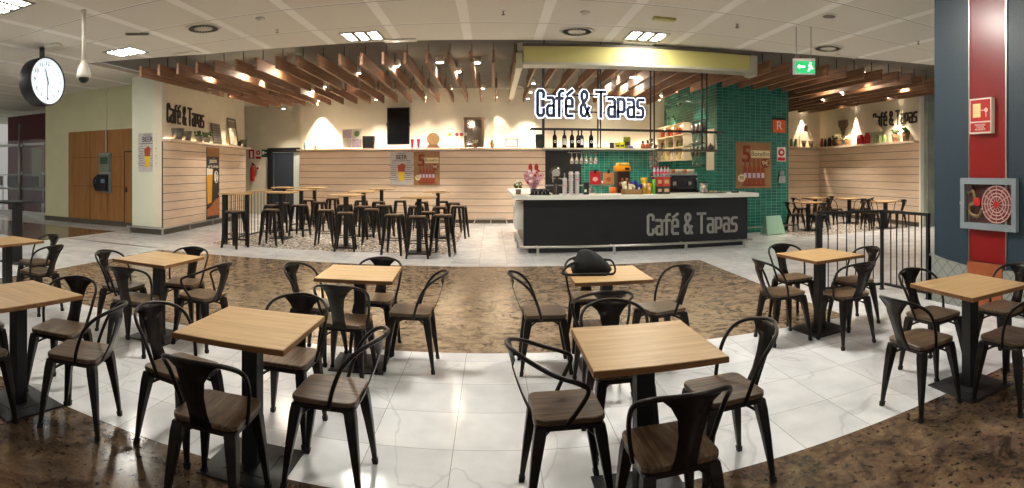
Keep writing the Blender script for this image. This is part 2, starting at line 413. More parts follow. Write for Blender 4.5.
# left wall of the cafe (slanting a little) with its white end
def leftwall():
    o = MB().box(0, 0, -.30, 5.6, 4.10, -.04).build('wall_left', M_PLAST); o.matrix_world = F_LEFT; struct(o)
    boards(F_LEFT @ T(0, 0, -.04), 0.0, 5.56, .16, 2.32, 10, 'wall_left_boards')
    o = MB().box(0, 2.32, -.04, 5.58, 2.38, .20).build('wall_left_ledge', M_BOARD); o.matrix_world = F_LEFT; struct(o)
    o = MB().box(0, 0, -.04, 5.56, .16, 0).build('baseboard_left', M_TRIM); o.matrix_world = F_LEFT; struct(o)
    struct(MB().box(-8.62, 11.1, 0, -7.695, 11.26, 4.0).build('wall_left_end', mat('white_green_plaster', (222, 224, 204), .85)))
    struct(MB().box(-8.62, 11.05, 0, -7.66, 11.1, .18).build('baseboard_left_end', M_TRIM))
    struct(MB().box(-8.62, 11.4, 0, -8.45, 12.1, 4.0).build('wall_left_return', M_PLASTG))
    # chrome knee rail running round the corner
    r = thing('wall_guard_rail', 'low brushed steel guard rail around the foot of the boarded left wall', 'rail')
    a = Vector((-8.66, 10.93, .17)); b = Vector((-7.55, 10.93, .17)); c = Vector((-7.9, 15.3, .17))
    MB().tube([a, b, c], .022).build('rail', M_CHROME, r, True)
    for q in (a + Vector((.1, 0, 0)), b, b + (c - b) * .33, b + (c - b) * .66, b + (c - b) * .98):
        MB().box(q.x - .02, q.y - .02, 0, q.x + .02, q.y + .02, .16).build('post', M_CHROME, r)
leftwall()
# far-left corner: door wall of the cafe
def doorwall():
    Y = 18.4
    struct(MB().box(-9.4, Y, 0, -7.98, Y + .2, 4.10).build('wall_far_left', M_PLAST))
    struct(MB().box(-7.98, Y, 2.38, -5.9, Y + .2, 4.10).build('wall_far_left', M_PLAST))
    struct(MB().box(-6.5, Y, 0, -5.8, Y + .2, 4.10).build('wall_far_left', M_PLAST))
    struct(MB().box(-6.1, 16.9, 0, -5.9, Y, 4.10).build('wall_far_left_return', M_PLAST))
    d = thing('door_1', 'open dark door in a black frame beside the fire extinguisher', 'door', (-7.98, Y, 0)); d['kind'] = 'structure'
    MB().box(-.02, -.1, 0, .14, .02, 2.42).box(.14, -.1, 2.26, 1.5, .02, 2.42).box(1.4, -.1, 0, 1.5, .02, 2.26).build('door_frame', M_BLACK, d)
    MB().box(.15, -.06, .02, .98, -.02, 2.25).build('door_leaf', mat('dark_slate_door', (46, 54, 66), .5), d, bevel=.004)
    MB().box(.98, -.02, .02, 1.40, .0, 2.26).build('white_door_leaf', mat('door_leaf_white', (205, 214, 206), .6), d)  # plain white leaf beside the dark one
    MB().tube([(1.22, -.06, 1.0), (1.22, -.06, 1.7)], .015).box(1.21, -.06, 1.02, 1.23, -.02, 1.04).box(1.21, -.06, 1.66, 1.23, -.02, 1.68).build('handle', M_CHROME, d)
    MB().box(.21, -.075, .9, .24, -.06, 2.2).build('hinge_strip', M_CHROME, d)
    # bright steel corner post at the end of the boarded wall
    p = tag(MB().lathe([(.05, 0), (.05, 3.6)], 10, (-8.22, 16.80, 0)).lathe([(.07, 0), (.07, .05)], 10, (-8.22, 16.80, 0)).build('steel_post', mat('pale_metal_post', (220, 214, 196), .35, .6), smooth=True),
        'slim pale floor-to-ceiling post at the far end of the boarded left wall', 'post')
    cross = [(-8.68, 2.2, 'red and white fire hose sign, leftmost of the row over the extinguisher', 'a'), (-8.40, 2.2, 'red and white alarm sign in the middle of the row over the extinguisher', 'b'), (-8.14, 2.25, 'dark green exit sign just left of the dark door frame', 'c')]
    MW = mat('sign_white', (232, 226, 214), .5); MG = mat('sign_green', (18, 78, 48), .5)
    for x, z, lab, k in cross:
        s = thing('safety_sign', lab, 'sign', (x, Y - .012, z), 0, 'safety signs over the extinguisher')
        if k == 'c':
            MB().box(-.13, -.012, -.16, .13, .01, .12).build('panel', MG, s); MB().box(-.10, -.018, -.06, -.02, -.012, .06).box(.0, -.018, -.02, .06, -.012, .02).build('pictogram', MW, s)
        else:
            MB().box(-.13, -.012, -.2, .13, .01, .2).build('panel', MW, s)
            if k == 'a': MB().box(-.11, -.018, -.16, .11, -.012, .18).build('red_field', M_RED, s); MB().box(-.045, -.022, -.12, .045, -.018, .12).build('pictogram', MW, s)
            else:
                MB().lathe([(.09, 0), (.09, .01)], 16, M=Matrix.Rotation(R(90), 4, 'X'), c=(0, -.012, .06)).build('red_disc', M_RED, s); MB().lathe([(.04, 0), (.04, .014)], 12, M=Matrix.Rotation(R(90), 4, 'X'), c=(0, -.012, .06)).build('pictogram', MW, s)
                MB().box(-.11, -.018, -.17, .11, -.012, -.08).build('red_field', M_RED, s)
    e = thing('fire_extinguisher', 'red fire extinguisher hanging on the wall left of the dark door', 'fire extinguisher', (-8.60, Y - .1, 1.2)); e.scale = (.85, .85, .85)
    MB().lathe([(.0, 0), (.085, 0), (.095, .03), (.095, .56), (.08, .63), (.035, .68), (.03, .72)], 16).build('cylinder', M_RED, e, True)
    MB().box(-.03, -.03, .72, .03, .03, .80).box(-.02, -.14, .78, .02, .02, .80).build('valve', M_BLACK, e)
    MB().tube(smooth_path([(.03, 0, .76), (.12, 0, .70), (.13, 0, .4), (.11, 0, .2)]), .014).build('hose', M_BLACK, e, True)
    MB().box(-.04, .09, .3, .04, .1, .75).build('bracket', M_BLACK, e)
    h = thing('alarm_button', 'small round red alarm button on the wall beside the extinguisher', 'alarm button', (-8.40, Y - .04, 1.68))
    MB().lathe([(.09, 0), (.09, .04)], 14, M=Matrix.Rotation(R(90), 4, 'X')).build('housing', MW, h); MB().lathe([(.045, .04), (.045, .06)], 12, M=Matrix.Rotation(R(90), 4, 'X')).build('button', M_RED, h)
doorwall()
# right wall, marble end column, blue pillar
def rightwall():
    o = MB().box(-5.8, 0, -.35, 0, 4.10, -.04).build('wall_right', M_PLAST); o.matrix_world = F_RIGHT; struct(o)
    boards(F_RIGHT @ T(0, 0, -.04), -5.7, 0, .12, 2.38, 10, 'wall_right_boards')
    o = MB().box(-5.72, 2.38, -.04, 0, 2.44, .22).build('wall_right_ledge', M_BOARD); o.matrix_world = F_RIGHT; struct(o)
    o = MB().box(-5.7, 0, -.04, 0, .12, .03).build('baseboard_right', M_TRIM); o.matrix_world = F_RIGHT; struct(o)
    struct(MB().box(10.86, 10.84, 0, 11.0, 10.9, 4.10).build('trim_2', mat('white_trim', (236, 232, 220), .5)))
    struct(MB().box(11.0, 10.7, 0, 12.2, 11.4, 4.10).build('wall_right_end', mat('pale_green_marble', (146, 152, 140), .3, noise=.25, scale=3)))
    struct(MB().box(12.2, 10.7, 0, 12.4, 24, 4.10).build('wall_right_outer', M_PLAST))
rightwall()
def bluepillar():
    struct(MB().box(4.85, 2.3, 0, 6.2, 4.6, 4.0).build('wall_pillar', M_BLUE))
    N = NT('grey_etched_plinth', .45); tc = N.n('ShaderNodeTexCoord'); s = N.n('ShaderNodeSeparateXYZ'); N.l(tc.outputs['Object'], s.inputs[0])
    a = N.math('FRACT', N.math('MULTIPLY', N.math('ADD', s.outputs[1], s.outputs[2]), 6.0)); b = N.math('FRACT', N.math('MULTIPLY', N.math('SUBTRACT', N.math('ADD', s.outputs[1], 20.0), s.outputs[2]), 6.0))
    k = N.math('MAXIMUM', N.math('LESS_THAN', a, .07), N.math('LESS_THAN', b, .07))
    N.l(N.mix(k, (136, 140, 134), (88, 92, 90)), N.b.inputs['Base Color'])
    pts = [(2.28, .50), (3.0, .50), (4.0, .48), (4.4, .52), (4.64, .57)]
    mb = MB(); poly = [(2.28, 0), (4.64, 0)] + list(reversed(pts))
    mb.prism([(y, z) for y, z in poly], 0, 1, M=Matrix(((0, 0, .045, 4.80), (1, 0, 0, 0), (0, 1, 0, 0), (0, 0, 0, 1))))
    struct(mb.build('baseboard_pillar', N.m))
    struct(MB().box(4.80, 4.6, 0, 6.2, 4.64, .55).build('baseboard_pillar_end', N.m))
    struct(MB().box(4.845, 3.52, .55, 4.85, 4.03, 4.0).build('trim_3', M_REDST))
    struct(MB().box(4.835, 3.50, .5, 4.852, 3.52, 4.0).build('trim_4', M_CHROME)); struct(MB().box(4.835, 4.03, .5, 4.852, 4.045, 4.0).build('trim_5', M_CHROME))
    struct(MB().box(4.785, 3.53, 0, 4.80, 4.02, .55).build('trim_6', mat('orange_wood_plinth', (160, 84, 42), .4, noise=.2, scale=6)))
    # hose reel cabinet
    c = thing('hose_reel_cabinet', 'grey framed fire hose cabinet with glass front on the red stripe of the blue pillar', 'fire hose cabinet', M=F_PIL @ T(-3.735, 1.21, 0) @ Matrix.Diagonal((1, 1, .5, 1)))
    W, H = .785, .58
    MR = mat('cabinet_red_inside', (120, 26, 28), .5)
    MB().box(-W / 2, -H / 2, .0, W / 2, H / 2, .012).build('back_panel', mat('cabinet_dark_inside', (70, 30, 30), .6), c)
    f = MB()
    for a in ((-W / 2, -H / 2, W / 2, -H / 2 + .07), (-W / 2, H / 2 - .07, W / 2, H / 2), (-W / 2, -H / 2 + .07, -W / 2 + .06, H / 2 - .07), (W / 2 - .06, -H / 2 + .07, W / 2, H / 2 - .07)): f.box(a[0], a[1], 0, a[2], a[3], .13)
    f.build('frame', mat('cabinet_grey', (128, 138, 144), .4), c)
    Rr = MB()
    for q in (.205, .165, .125, .09): Rr.tube([(.12 + q * math.cos(t * PI / 12), q * math.sin(t * PI / 12), .09) for t in range(24)], .0065, 6, True)
    for t in range(12): a = t * PI / 6; Rr.tube([(.12, 0, .10), (.12 + .205 * math.cos(a), .205 * math.sin(a), .10)], .004, 5)
    Rr.build('reel', mat('reel_pinkish_white', (216, 176, 170), .4), c)
    MB().lathe([(.04, 0), (.04, .05)], 16, c=(.12, 0, .06)).build('reel_hub', M_RED, c); MB().lathe([(.21, 0), (.21, .03)], 24, c=(.12, 0, .04)).build('reel_drum', MR, c)
    MB().tube(smooth_path([(-.30, .12, .08), (-.22, .14, .09), (-.19, .02, .1), (-.27, -.03, .1), (-.25, -.12, .1), (-.14, -.14, .1), (-.08, -.06, .1)]), .020).build('pipe', mat('brass_fitting', (150, 132, 96), .35, .8), c, True)
    MB().lathe([(.05, 0), (.05, .04), (.02, .05)], 12, c=(-.15, .02, .08)).build('valve_wheel', M_RED, c)
    MB().lathe([(.045, 0), (.045, .09)], 14, c=(-.27, .18, .03)).build('gauge', mat('gauge_dark', (40, 36, 34), .4), c)
    g = MB().box(-W / 2 + .06, -H / 2 + .07, .122, W / 2 - .06, H / 2 - .07, .125).build('glass_pane', mat('clear_glass', (255, 255, 255), .02, trans=1.0, alpha=.12), c)
    MB().box(-W / 2 - .004, -.02, .12, -W / 2 + .03, .02, .14).build('latch', M_CHROME, c)
    s = thing('fire_hose_sign', 'red and white fire hose sign mounted above the hose cabinet on the pillar', 'sign', M=F_PIL @ T(-3.825, 2.20, .02) @ Matrix.Diagonal((.78, .86, 1, 1)))
    MB().box(-.20, -.23, -.02, .20, .23, .05).build('panel', mat('sign_board_white', (228, 218, 206), .5), s)
    MB().box(-.18, -.07, .05, .18, .21, .054).build('red_field', M_RED, s); MB().box(-.18, -.21, .05, .18, -.09, .054).build('caption_field', M_RED, s)
    k = MB().box(-.13, -.02, .054, .01, .16, .058)
    k.build('hose_pictogram', mat('sign_pale', (236, 214, 150), .5), s)
    MB().lathe([(.03, .054), (.03, .058)], 12, c=(.11, .07, 0)).box(.02, .065, .054, .1, .075, .058).box(.105, -.02, .054, .115, .07, .058).build('call_pictogram', mat('sign_pale2', (240, 200, 190), .5), s)
    for i, (t_, z) in enumerate((('MANGUERA', -.12), ('CONTRA', -.15), ('INCENDIOS', -.18))): text_obj('caption', t_, .036, mat('sign_board_white', (0, 0, 0)), s, T(0, z, .055), .001)
bluepillar()
# teal tiled pillar, its kitchen side wall
def tealpillar():
    struct(MB().box(5.43, 12.4, 0, 7.5, 12.6, 4.10).box(5.43, 12.6, 0, 5.63, 16.6, 4.10).box(7.3, 12.6, 0, 7.5, 16.6, 4.10).build('wall_teal', M_TEAL))
    MC = mat('cream_backsplash', (196, 186, 160), .35)
    struct(MB().box(5.415, 12.55, 1.60, 5.43, 13.05, 2.65).build('trim_7', MC))
    # the shelving unit let into the side wall
    u = thing('bar_shelving_unit', 'lit cream shelving unit full of jars on the side wall of the bar', 'shelving', (5.42, 15.3, 1.88))
    m = mat('cream_shelf_board', (214, 196, 160), .5)
    MB().box(-.02, -1.2, 0, 0.0, 1.2, 1.05).build('back_panel', m, u)
    for z in (0, .36, .70, 1.02): MB().box(-.26, -1.2, z, -.02, 1.2, z + .03).build('shelf', m, u)
    for y in (-1.2, -.4, .38, 1.17): MB().box(-.26, y, .03, -.02, y + .03, 1.02).build('divider', m, u)
    k = MB().box(-.05, -1.16, 1.0, -.03, 1.16, 1.015).build('led_strip', mat('warm_led_strip', (0, 0, 0)), u)
    cols = [((214, 196, 120), 'yellow'), ((196, 92, 50), 'orange'), ((120, 140, 80), 'green'), ((226, 220, 206), 'white'), ((150, 40, 34), 'red'), ((90, 66, 46), 'brown')]
    pos = {0: 'bottom', 1: 'middle', 2: 'top'}
    for r_, z in enumerate((.03, .39, .73)):
        for i in range(10):
            y = -1.08 + i * .235; col, cn = cols[(i * 3 + r_ * 2) % 6]; h = .16 + .08 * ((i * 7 + r_) % 3) / 2
            mb = MB().lathe([(.0, 0), (.05, 0), (.055, .02), (.055, h * .75), (.035, h * .85), (.035, h)], 10)
            o = mb.build('jar', mat('jar_' + cn, col, .3), loc=(5.28, 15.3 + y, 1.88 + z), smooth=True)
            tag(o, '%s jar on the %s shelf of the lit bar unit, %s from its near end' % (cn, pos[r_], ['first', 'second', 'third', 'fourth', 'fifth', 'sixth', 'seventh', 'eighth', 'ninth', 'tenth'][i]), 'jar', 'jars on the bar shelving unit')
    rk = thing('glass_rack', 'tall dark rack of stacked glasses on the teal side wall nearest the pillar', 'rack', (5.40, 13.55, 1.7))
    for z in (0, .6, 1.2): MB().box(-.10, -.45, z, 0, .45, z + .03).build('shelf', mat('dark_metal_rack', (70, 66, 62), .4, .6), rk)
    for y in (-.3, 0, .3):
        for z in (.04, .64):
            MB().lathe([(.05, 0), (.05, .01), (.01, .02), (.01, .2), (.06, .3), (.055, .48)], 10, c=(-.06, y, z)).build('stacked_glasses', mat('smoked_glassware', (120, 112, 104), .15, .4), rk, True)
    # posters and signs on the pillar front
    p = thing('bottle_poster', 'brown poster of five beer bottles on the teal pillar', 'poster', M=F_TEAL @ T(6.45, 1.73, .012))
    poster_bottles(p, 1.02, 1.18)
    r = thing('orange_r_sign', 'orange square sign with a white letter R on the teal pillar', 'sign', M=F_TEAL @ T(7.2, 2.77, .012))
    MB().box(-.19, -.18, 0, .19, .15, .02).build('panel', mat('sign_orange', (216, 92, 36), .5), r); MB().box(-.19, .15, 0, .19, .2, .03).build('cap', M_BLACK, r)
    text_obj('lettering', 'R', .33, mat('sign_white', (0, 0, 0)), r, T(0, -.01, .022))
    f = thing('fire_alarm_sign', 'white sign with a red alarm symbol below the orange R sign', 'sign', M=F_TEAL @ T(7.27, 2.02, .012))
    MB().box(-.13, -.19, 0, .13, .19, .01).build('panel', mat('sign_white', (0, 0, 0)), f)
    MB().lathe([(.10, .01), (.10, .014)], 18, c=(0, .05, 0)).build('red_disc', M_RED, f); MB().lathe([(.045, .014), (.045, .018)], 14, c=(0, .05, 0)).build('pictogram', mat('sign_white', (0, 0, 0)), f); MB().box(-.11, -.17, .01, .11, -.08, .014).build('red_field', M_RED, f)
    d = thing('wall_call_point', 'small grey metal call point box on the teal pillar below the alarm sign', 'alarm box', M=F_TEAL @ T(7.27, 1.42, .0))
    MB().box(-.10, -.15, 0, .10, .03, .07).build('housing', mat('brushed_steel', (0, 0, 0)), d, bevel=.008); MB().box(-.06, .04, 0, .06, .17, .06).build('keypad', mat('mid_grey_paint', (0, 0, 0)), d, bevel=.008)
    g = thing('pillar_guard_rail', 'low chrome guard rail along the foot of the teal pillar', 'rail', (0, 12.12, 0))
    MB().tube([(5.9, 0, .17), (7.62, 0, .17)], .022).build('rail', M_CHROME, g, True)
    for x in (5.95, 6.75, 7.55): MB().box(x - .02, -.02, 0, x + .02, .02, .16).build('post', M_CHROME, g)
    b = thing('floor_sign_board', 'pale green folded floor sign leaning by the foot of the teal pillar', 'floor sign', (6.72, 11.86, 0), R(5))
    gm = mat('pale_green_plastic', (150, 188, 164), .4)
    for s_, n_ in ((1, 'front_panel'), (-1, 'back_panel')):
        MB().loft([[Vector((-.27, s_ * -.16, .02)), Vector((.27, s_ * -.16, .02)), Vector((.27, s_ * -.145, .02)), Vector((-.27, s_ * -.145, .02))], [Vector((-.22, s_ * -.02, .46)), Vector((.22, s_ * -.02, .46)), Vector((.22, s_ * -.005, .46)), Vector((-.22, s_ * -.005, .46))]]).build(n_, gm, b)
    MB().box(-.27, -.16, 0, -.22, .16, .02).box(.22, -.16, 0, .27, .16, .02).build('foot', gm, b)

def poster_bottles(p, W, H):
    mt = mat('poster_brown', (166, 122, 80), .5, noise=.25, scale=3); red = mat('poster_rust', (128, 44, 26), .5); cr = mat('poster_cream', (232, 214, 170), .5)
    MB().box(-W / 2, -H / 2, -.012, W / 2, H / 2, .004).build('panel', mt, p)
    am = mat('poster_amber', (150, 66, 28), .4); lb = mat('poster_label', (214, 196, 210), .5)
    for i in range(5):
        x = (-.24 + i * .125) * W; k = H * .5
        MB().prism([(x - .056 * W, -.42 * H), (x + .056 * W, -.42 * H), (x + .056 * W, -.08 * H), (x + .018 * W, .02 * H), (x + .018 * W, .14 * H), (x - .018 * W, .14 * H), (x - .018 * W, .02 * H), (x - .05 * W, -.08 * H)], .004, .008).build('printed_bottle', am, p)
        MB().box(x - .04 * W, -.28 * H, .008, x + .04 * W, -.17 * H, .010).build('printed_label', lb, p)
    MB().box(-.33 * W, -.45 * H, .004, .33 * W, -.42 * H, .012).build('printed_tray', red, p)
    text_obj('numeral', '5', .50 * H, red, p, T(-.2 * W, .22 * H, .005), .001, bold=.012)
    MB().box(-.08 * W, .16 * H, .004, .46 * W, .32 * H, .006).build('printed_ribbon', cr, p)
    text_obj('lettering', 'Botellín', .17 * W, M_DLET, p, T(.19 * W, .24 * H, .007), .001)
    MB().lathe([(.12 * W, .004), (.12 * W, .011)], 18, c=(.33 * W, .04 * H, 0)).build('price_badge', red, p); text_obj('price', '9€', .17 * W, cr, p, T(.33 * W, .04 * H, .012), .001)
    MB().lathe([(.10 * W, .004), (.10 * W, .011)], 18, c=(-.34 * W, -.28 * H, 0)).build('price_badge', cr, p); text_obj('price', '90', .12 * W, M_DLET, p, T(-.34 * W, -.28 * H, .012), .001)
def poster_beer(p, W, H):
    mt = mat('poster_silver', (196, 190, 186), .5, noise=.12, scale=5); dk = mat('poster_dark', (52, 44, 44), .5)
    MB().box(-W / 2, -H / 2, -.012, W / 2, H / 2, .004).build('panel', mt, p)
    text_obj('lettering', 'BEER', .19 * H, dk, p, T(0, .33 * H, .005), .001, sx=.8, bold=.004)
    text_obj('caption', 'THE BEST', .06 * H, dk, p, T(0, .445 * H, .005), .001)
    MB().box(-.4 * W, .22 * H, .004, .4 * W, .235 * H, .006).build('printed_rule', dk, p)
    MB().prism([(-.10 * W, -.38 * H), (.10 * W, -.38 * H), (.14 * W, -.1 * H), (-.14 * W, -.1 * H)], .004, .008).build('printed_beer', mat('poster_yellow', (232, 196, 30), .5), p)
    MB().prism([(-.14 * W, -.1 * H), (.14 * W, -.1 * H), (.18 * W, .10 * H), (.05 * W, .16 * H), (-.18 * W, .08 * H)], .004, .008).build('printed_glass', mat('poster_copper', (168, 70, 40), .5), p)
    mb = MB()
    for i in range(9):
        for s_ in (-1, 1):
            L = .10 + .06 * ((i * 5) % 3); z = (.15 - i * .062) * H; x = s_ * .33 * W
            mb.box(x - L * W, z, .004, x + L * W * .8, z + .016 * H, .006)
    mb.build('printed_text_lines', mat('poster_grey_text', (120, 112, 112), .5), p)
tealpillar()
p = thing('beer_poster', 'grey BEER poster on the white end of the left wall', 'poster', M=F_FACE @ T(-8.12, 2.05, .012)); poster_beer(p, .56, .98)
p = thing('beer_poster', 'grey BEER poster on the boarded back wall beside the bottle poster', 'poster', M=F_BACK @ T(-2.77, 1.66, -.025)); poster_beer(p, .70, 1.02)
p = thing('bottle_poster', 'brown poster of five beer bottles on the boarded back wall', 'poster', M=F_BACK @ T(-1.99, 1.66, -.025)); poster_bottles(p, .80, 1.02)
# tall chalk-style poster on the left boarded wall
p = thing('tall_beer_poster', 'tall black poster of a beer glass on the boarded left wall', 'poster', M=F_LEFT @ T(2.88, 1.22, .036))
MB().box(-.44, -1.05, -.012, .44, 1.05, .004).build('panel', mat('chalk_black', (44, 38, 36), .6), p)
MB().box(-.44, .78, .004, .44, 1.05, .008).build('wood_header', M_DOORW, p)
MB().prism([(-.40, -.6), (-.12, -.55), (-.06, .25), (-.44, .25)], .004, .010).build('printed_beer', mat('poster_beer_gold', (222, 160, 40), .5), p)
MB().prism([(-.44, .25), (-.06, .25), (-.04, .42), (-.44, .44)], .004, .011).build('printed_foam', mat('poster_foam', (238, 228, 206), .5), p)
MB().prism([(-.44, -.95), (.44, -.95), (.44, -.42), (.1, -.5), (-.2, -.68), (-.44, -.75)], .011, .014).build('printed_snack', mat('poster_snack', (186, 110, 62), .5, noise=.4, scale=12), p)
text_obj('lettering', 'pasión', .20, mat('poster_foam', (0, 0, 0)), p, T(.0, .66, .006), .001)
text_obj('lettering', 'por la cerveza', .13, mat('poster_foam', (0, 0, 0)), p, T(.0, .50, .006), .001)
MB().tube([(.2 + .13 * math.cos(t * PI / 8), .18 + .17 * math.sin(t * PI / 8), .008) for t in range(16)], .012, 5, True).build('chalk_ring', mat('poster_foam', (0, 0, 0)), p)
MB().prism([(.12, .08), (.2, .05), (.22, .28), (.16, .3)], .004, .008).prism([(.24, .1), (.3, .12), (.29, .24), (.25, .24)], .004, .008).build('chalk_drawing', mat('poster_foam', (0, 0, 0)), p)
# wall letterings
def wall_letters():
    o = thing('wall_lettering', 'dark Café & Tapas lettering on the left wall above the ledge', 'sign', M=F_LEFT @ T(.26, 2.80, -.04)); lettering(o, 2.1, .50, M_DLET, .055)
    o = thing('wall_lettering', 'dark Café & Tapas lettering on the right wall above the ledge', 'sign', M=F_RIGHT @ T(-2.29, 2.96, -.04)); lettering(o, 2.1, .44, M_DLET, .055)
wall_letters()

# ------------------------------------------------------------------ far left: panelled wall, payphone, shop glazing
def farleft():
    struct(MB().box(-11.9, 12.1, 0, -8.62, 12.3, 2.78).build('wall_orange_panels', M_DOORW))
    struct(MB().box(-11.9, 12.1, 2.78, -8.62, 12.3, 4.0).box(-12.95, 12.1, 0, -11.9, 12.3, 4.0).build('wall_pale_green', M_PLASTG))
    struct(MB().box(-12.95, 12.06, 0, -8.62, 12.1, .14).build('baseboard_far_left', M_TRIM))
    g = MB()
    for x in (-11.0, -10.3, -9.06): g.box(x, 12.094, .14, x + .012, 12.1, 2.78)
    for z in (1.12, 1.98): g.box(-11.7, 12.094, z, -9.6, 12.1, z + .01)
    struct(g.build('trim_8', M_GROOVE))
    d = thing('door_2', 'narrow orange wood door at the right end of the panelled wall', 'door', (-9.33, 12.08, 0)); d['kind'] = 'structure'
    MB().box(-.30, -.02, .12, .32, .01, 2.1).build('door_leaf', M_DOORW, d, bevel=.005); MB().box(-.25, -.06, .98, -.22, -.02, 1.12).build('door_handle', M_BLACK, d); MB().box(-.33, -.02, .1, -.305, .012, 2.14).box(-.33, -.02, 2.11, .33, .012, 2.14).build('door_frame', M_GROOVE, d)
    t = thing('payphone', 'wall payphone with black handset on the orange panelled wall', 'payphone', (-10.36, 12.1, -.17))
    MB().box(-.22, -.06, 1.12, .22, 0, 2.28).build('back_panel', mat('payphone_steel', (150, 154, 148), .4, .5), t, bevel=.01)
    MB().box(-.2, -.10, 1.72, .2, -.06, 2.22).build('notice_panel', mat('payphone_green_grey', (118, 132, 112), .5), t); MB().box(-.14, -.105, 1.95, .14, -.10, 2.16).build('notice', mat('payphone_notice', (58, 86, 60), .5), t)
    MB().loft([[Vector((-.26, -.06, 1.15)), Vector((.14, -.06, 1.15)), Vector((.14, -.24, 1.2)), Vector((-.26, -.24, 1.2))], [Vector((-.26, -.06, 1.66)), Vector((.14, -.06, 1.66)), Vector((.14, -.14, 1.64)), Vector((-.26, -.14, 1.64))]]).build('phone_body', mat('payphone_black', (22, 26, 34), .4), t, bevel=.01)
    MB().tube(smooth_path([(-.2, -.22, 1.58), (-.22, -.28, 1.5), (-.22, -.28, 1.35), (-.2, -.25, 1.25)]), .028).build('handset', M_BLACK, t, True)
    MB().box(-.04, -.2, 1.40, .1, -.19, 1.52).build('display', mat('phone_display', (96, 120, 150), .3), t)
    MB().tube([(.02, -.03, 2.28), (.02, -.03, 4.17)], .015).build('conduit', M_WPL, t)
    # shop front behind
    struct(MB().box(-24, 20.6, 0, -12, 20.8, 4.0).build('wall_shop_back', mat('shop_beige', (112, 110, 92), .8)))
    struct(MB().box(-17.1, 13.9, 0, -14.85, 14.4, 3.75).build('wall_red_brown', mat('dark_red_panel', (84, 22, 18), .6)))
    struct(MB().box(-17.1, 13.88, 2.55, -14.85, 13.9, 2.62).build('trim_10', M_GREY))
    struct(MB().box(-13.1, 12.3, 0, -12.9, 20.6, 4.0).build('wall_shop_side', M_PLASTG))
    struct(MB().box(-18, 12.95, 2.5, -13.1, 13.05, 2.58).box(-18, 12.95, 0, -13.1, 13.05, .12).build('trim_11', M_CHROME))
    s = thing('glass_partition', 'clear glass shop partition with steel posts beyond the far left tables', 'partition', (0, 0, 0))
    for x in (-13.75, -15.2, -16.7): MB().tube([(x, 12.9, .0), (x, 12.9, 3.3 if x < -14 else 2.9)], .04).build('post', M_CHROME, s, True)
    for x in (-14.48, -15.95):
        MB().box(x - .65, 12.93, .12, x + .65, 12.95, 2.7).build('glass_panel', mat('clear_glass', (0, 0, 0)), s)
    for x in (-13.9, -15.05):
        for z in (.35, 1.5, 2.5): MB().lathe([(.05, -.04), (.05, .04)], 8, M=Matrix.Rotation(R(90), 4, 'X'), c=(x, 12.9, z)).build('clamp', M_CHROME, s)
    w_ = thing('shop_window_frame', 'wood framed inner doorway in the dark red shop wall', 'door frame', (-15.3, 13.86, 0))
    MB().box(-.35, -.03, .9, -.27, .02, 2.45).box(.27, -.03, .9, .35, .02, 2.45).box(-.35, -.03, 2.45, .35, .02, 2.53).build('frame', mat('brown_frame', (136, 84, 54), .5), w_); MB().box(-.27, -.02, .9, .27, 0.03, 2.45).build('pane', mat('dim_glass', (150, 150, 112), .4), w_)
    k = thing('shop_counter', 'long grey shop desk behind the glass partition', 'desk', (-16.2, 13.45, 0))
    MB().box(-1.6, -.3, .88, 2.1, .3, .93).build('worktop', mat('desk_grey', (130, 132, 122), .4), k)
    MB().box(-1.6, -.3, 1.42, 2.1, 0.0, 1.45).build('upper_shelf', mat('desk_grey', (0, 0, 0)), k)
    for x in (-1.5, -.4, .6, 1.9): MB().tube([(x, -.2, 0), (x, -.2, 1.42)], .02).build('leg', M_CHROME, k)
    for i, x in enumerate((-17.0, -16.1, -14.95)):
        q = thing('computer_screen', ['dark screen at the far left end of the shop desk', 'dark screen in the middle of the shop desk', 'dark boxy screen at the right end of the shop desk'][i], 'screen', (x, 13.35, .93), 0, 'screens on the shop desk')
        MB().box(-.3, -.05, .08, .3, .0, .45).build('display', M_BLACK, q, bevel=.01); MB().box(-.03, -.03, 0, .03, .01, .08).build('stand', M_GREY, q); MB().box(-.13, -.09, 0, .13, .07, .01).build('foot', M_GREY, q)
    q = thing('office_chair', 'dark office chair seen under the shop desk', 'chair', (-14.4, 13.3, 0))
    MB().box(-.22, -.22, .44, .22, .22, .50).build('seat', M_BLACK, q, bevel=.02); MB().box(-.2, .19, .55, .2, .24, .86).build('backrest', M_BLACK, q, bevel=.02); MB().tube([(0, 0, .08), (0, 0, .44)], .03).build('column', M_CHROME, q)
    for a in range(5): MB().tube([(0, 0, .09), (.26 * math.cos(a * 1.257), .26 * math.sin(a * 1.257), .04)], .018).build('leg', M_BLACK, q)
    struct(MB().box(-24, 20.55, 1.5, -13.4, 20.6, 2.9).build('window_1', mat('lit_back_window', (200, 210, 196), .5, emit=(200, 210, 190), es=.25)))
    # black standing desk between the tables and the glass
    q = thing('black_standing_table', 'black tall pedestal table behind the far left oak table', 'table', (-7.3, 6.1, 0))
    MB().box(-.45, -.3, 1.02, .16, .3, 1.05).build('table_top', mat('matt_black', (10, 10, 11), .9), q, bevel=.004); MB().box(-.02, -.06, .02, .12, .06, 1.02).build('pedestal', M_BLACK, q); MB().box(-.2, -.22, 0, .3, .22, .02).build('base_plate', M_BLACK, q)
farleft()

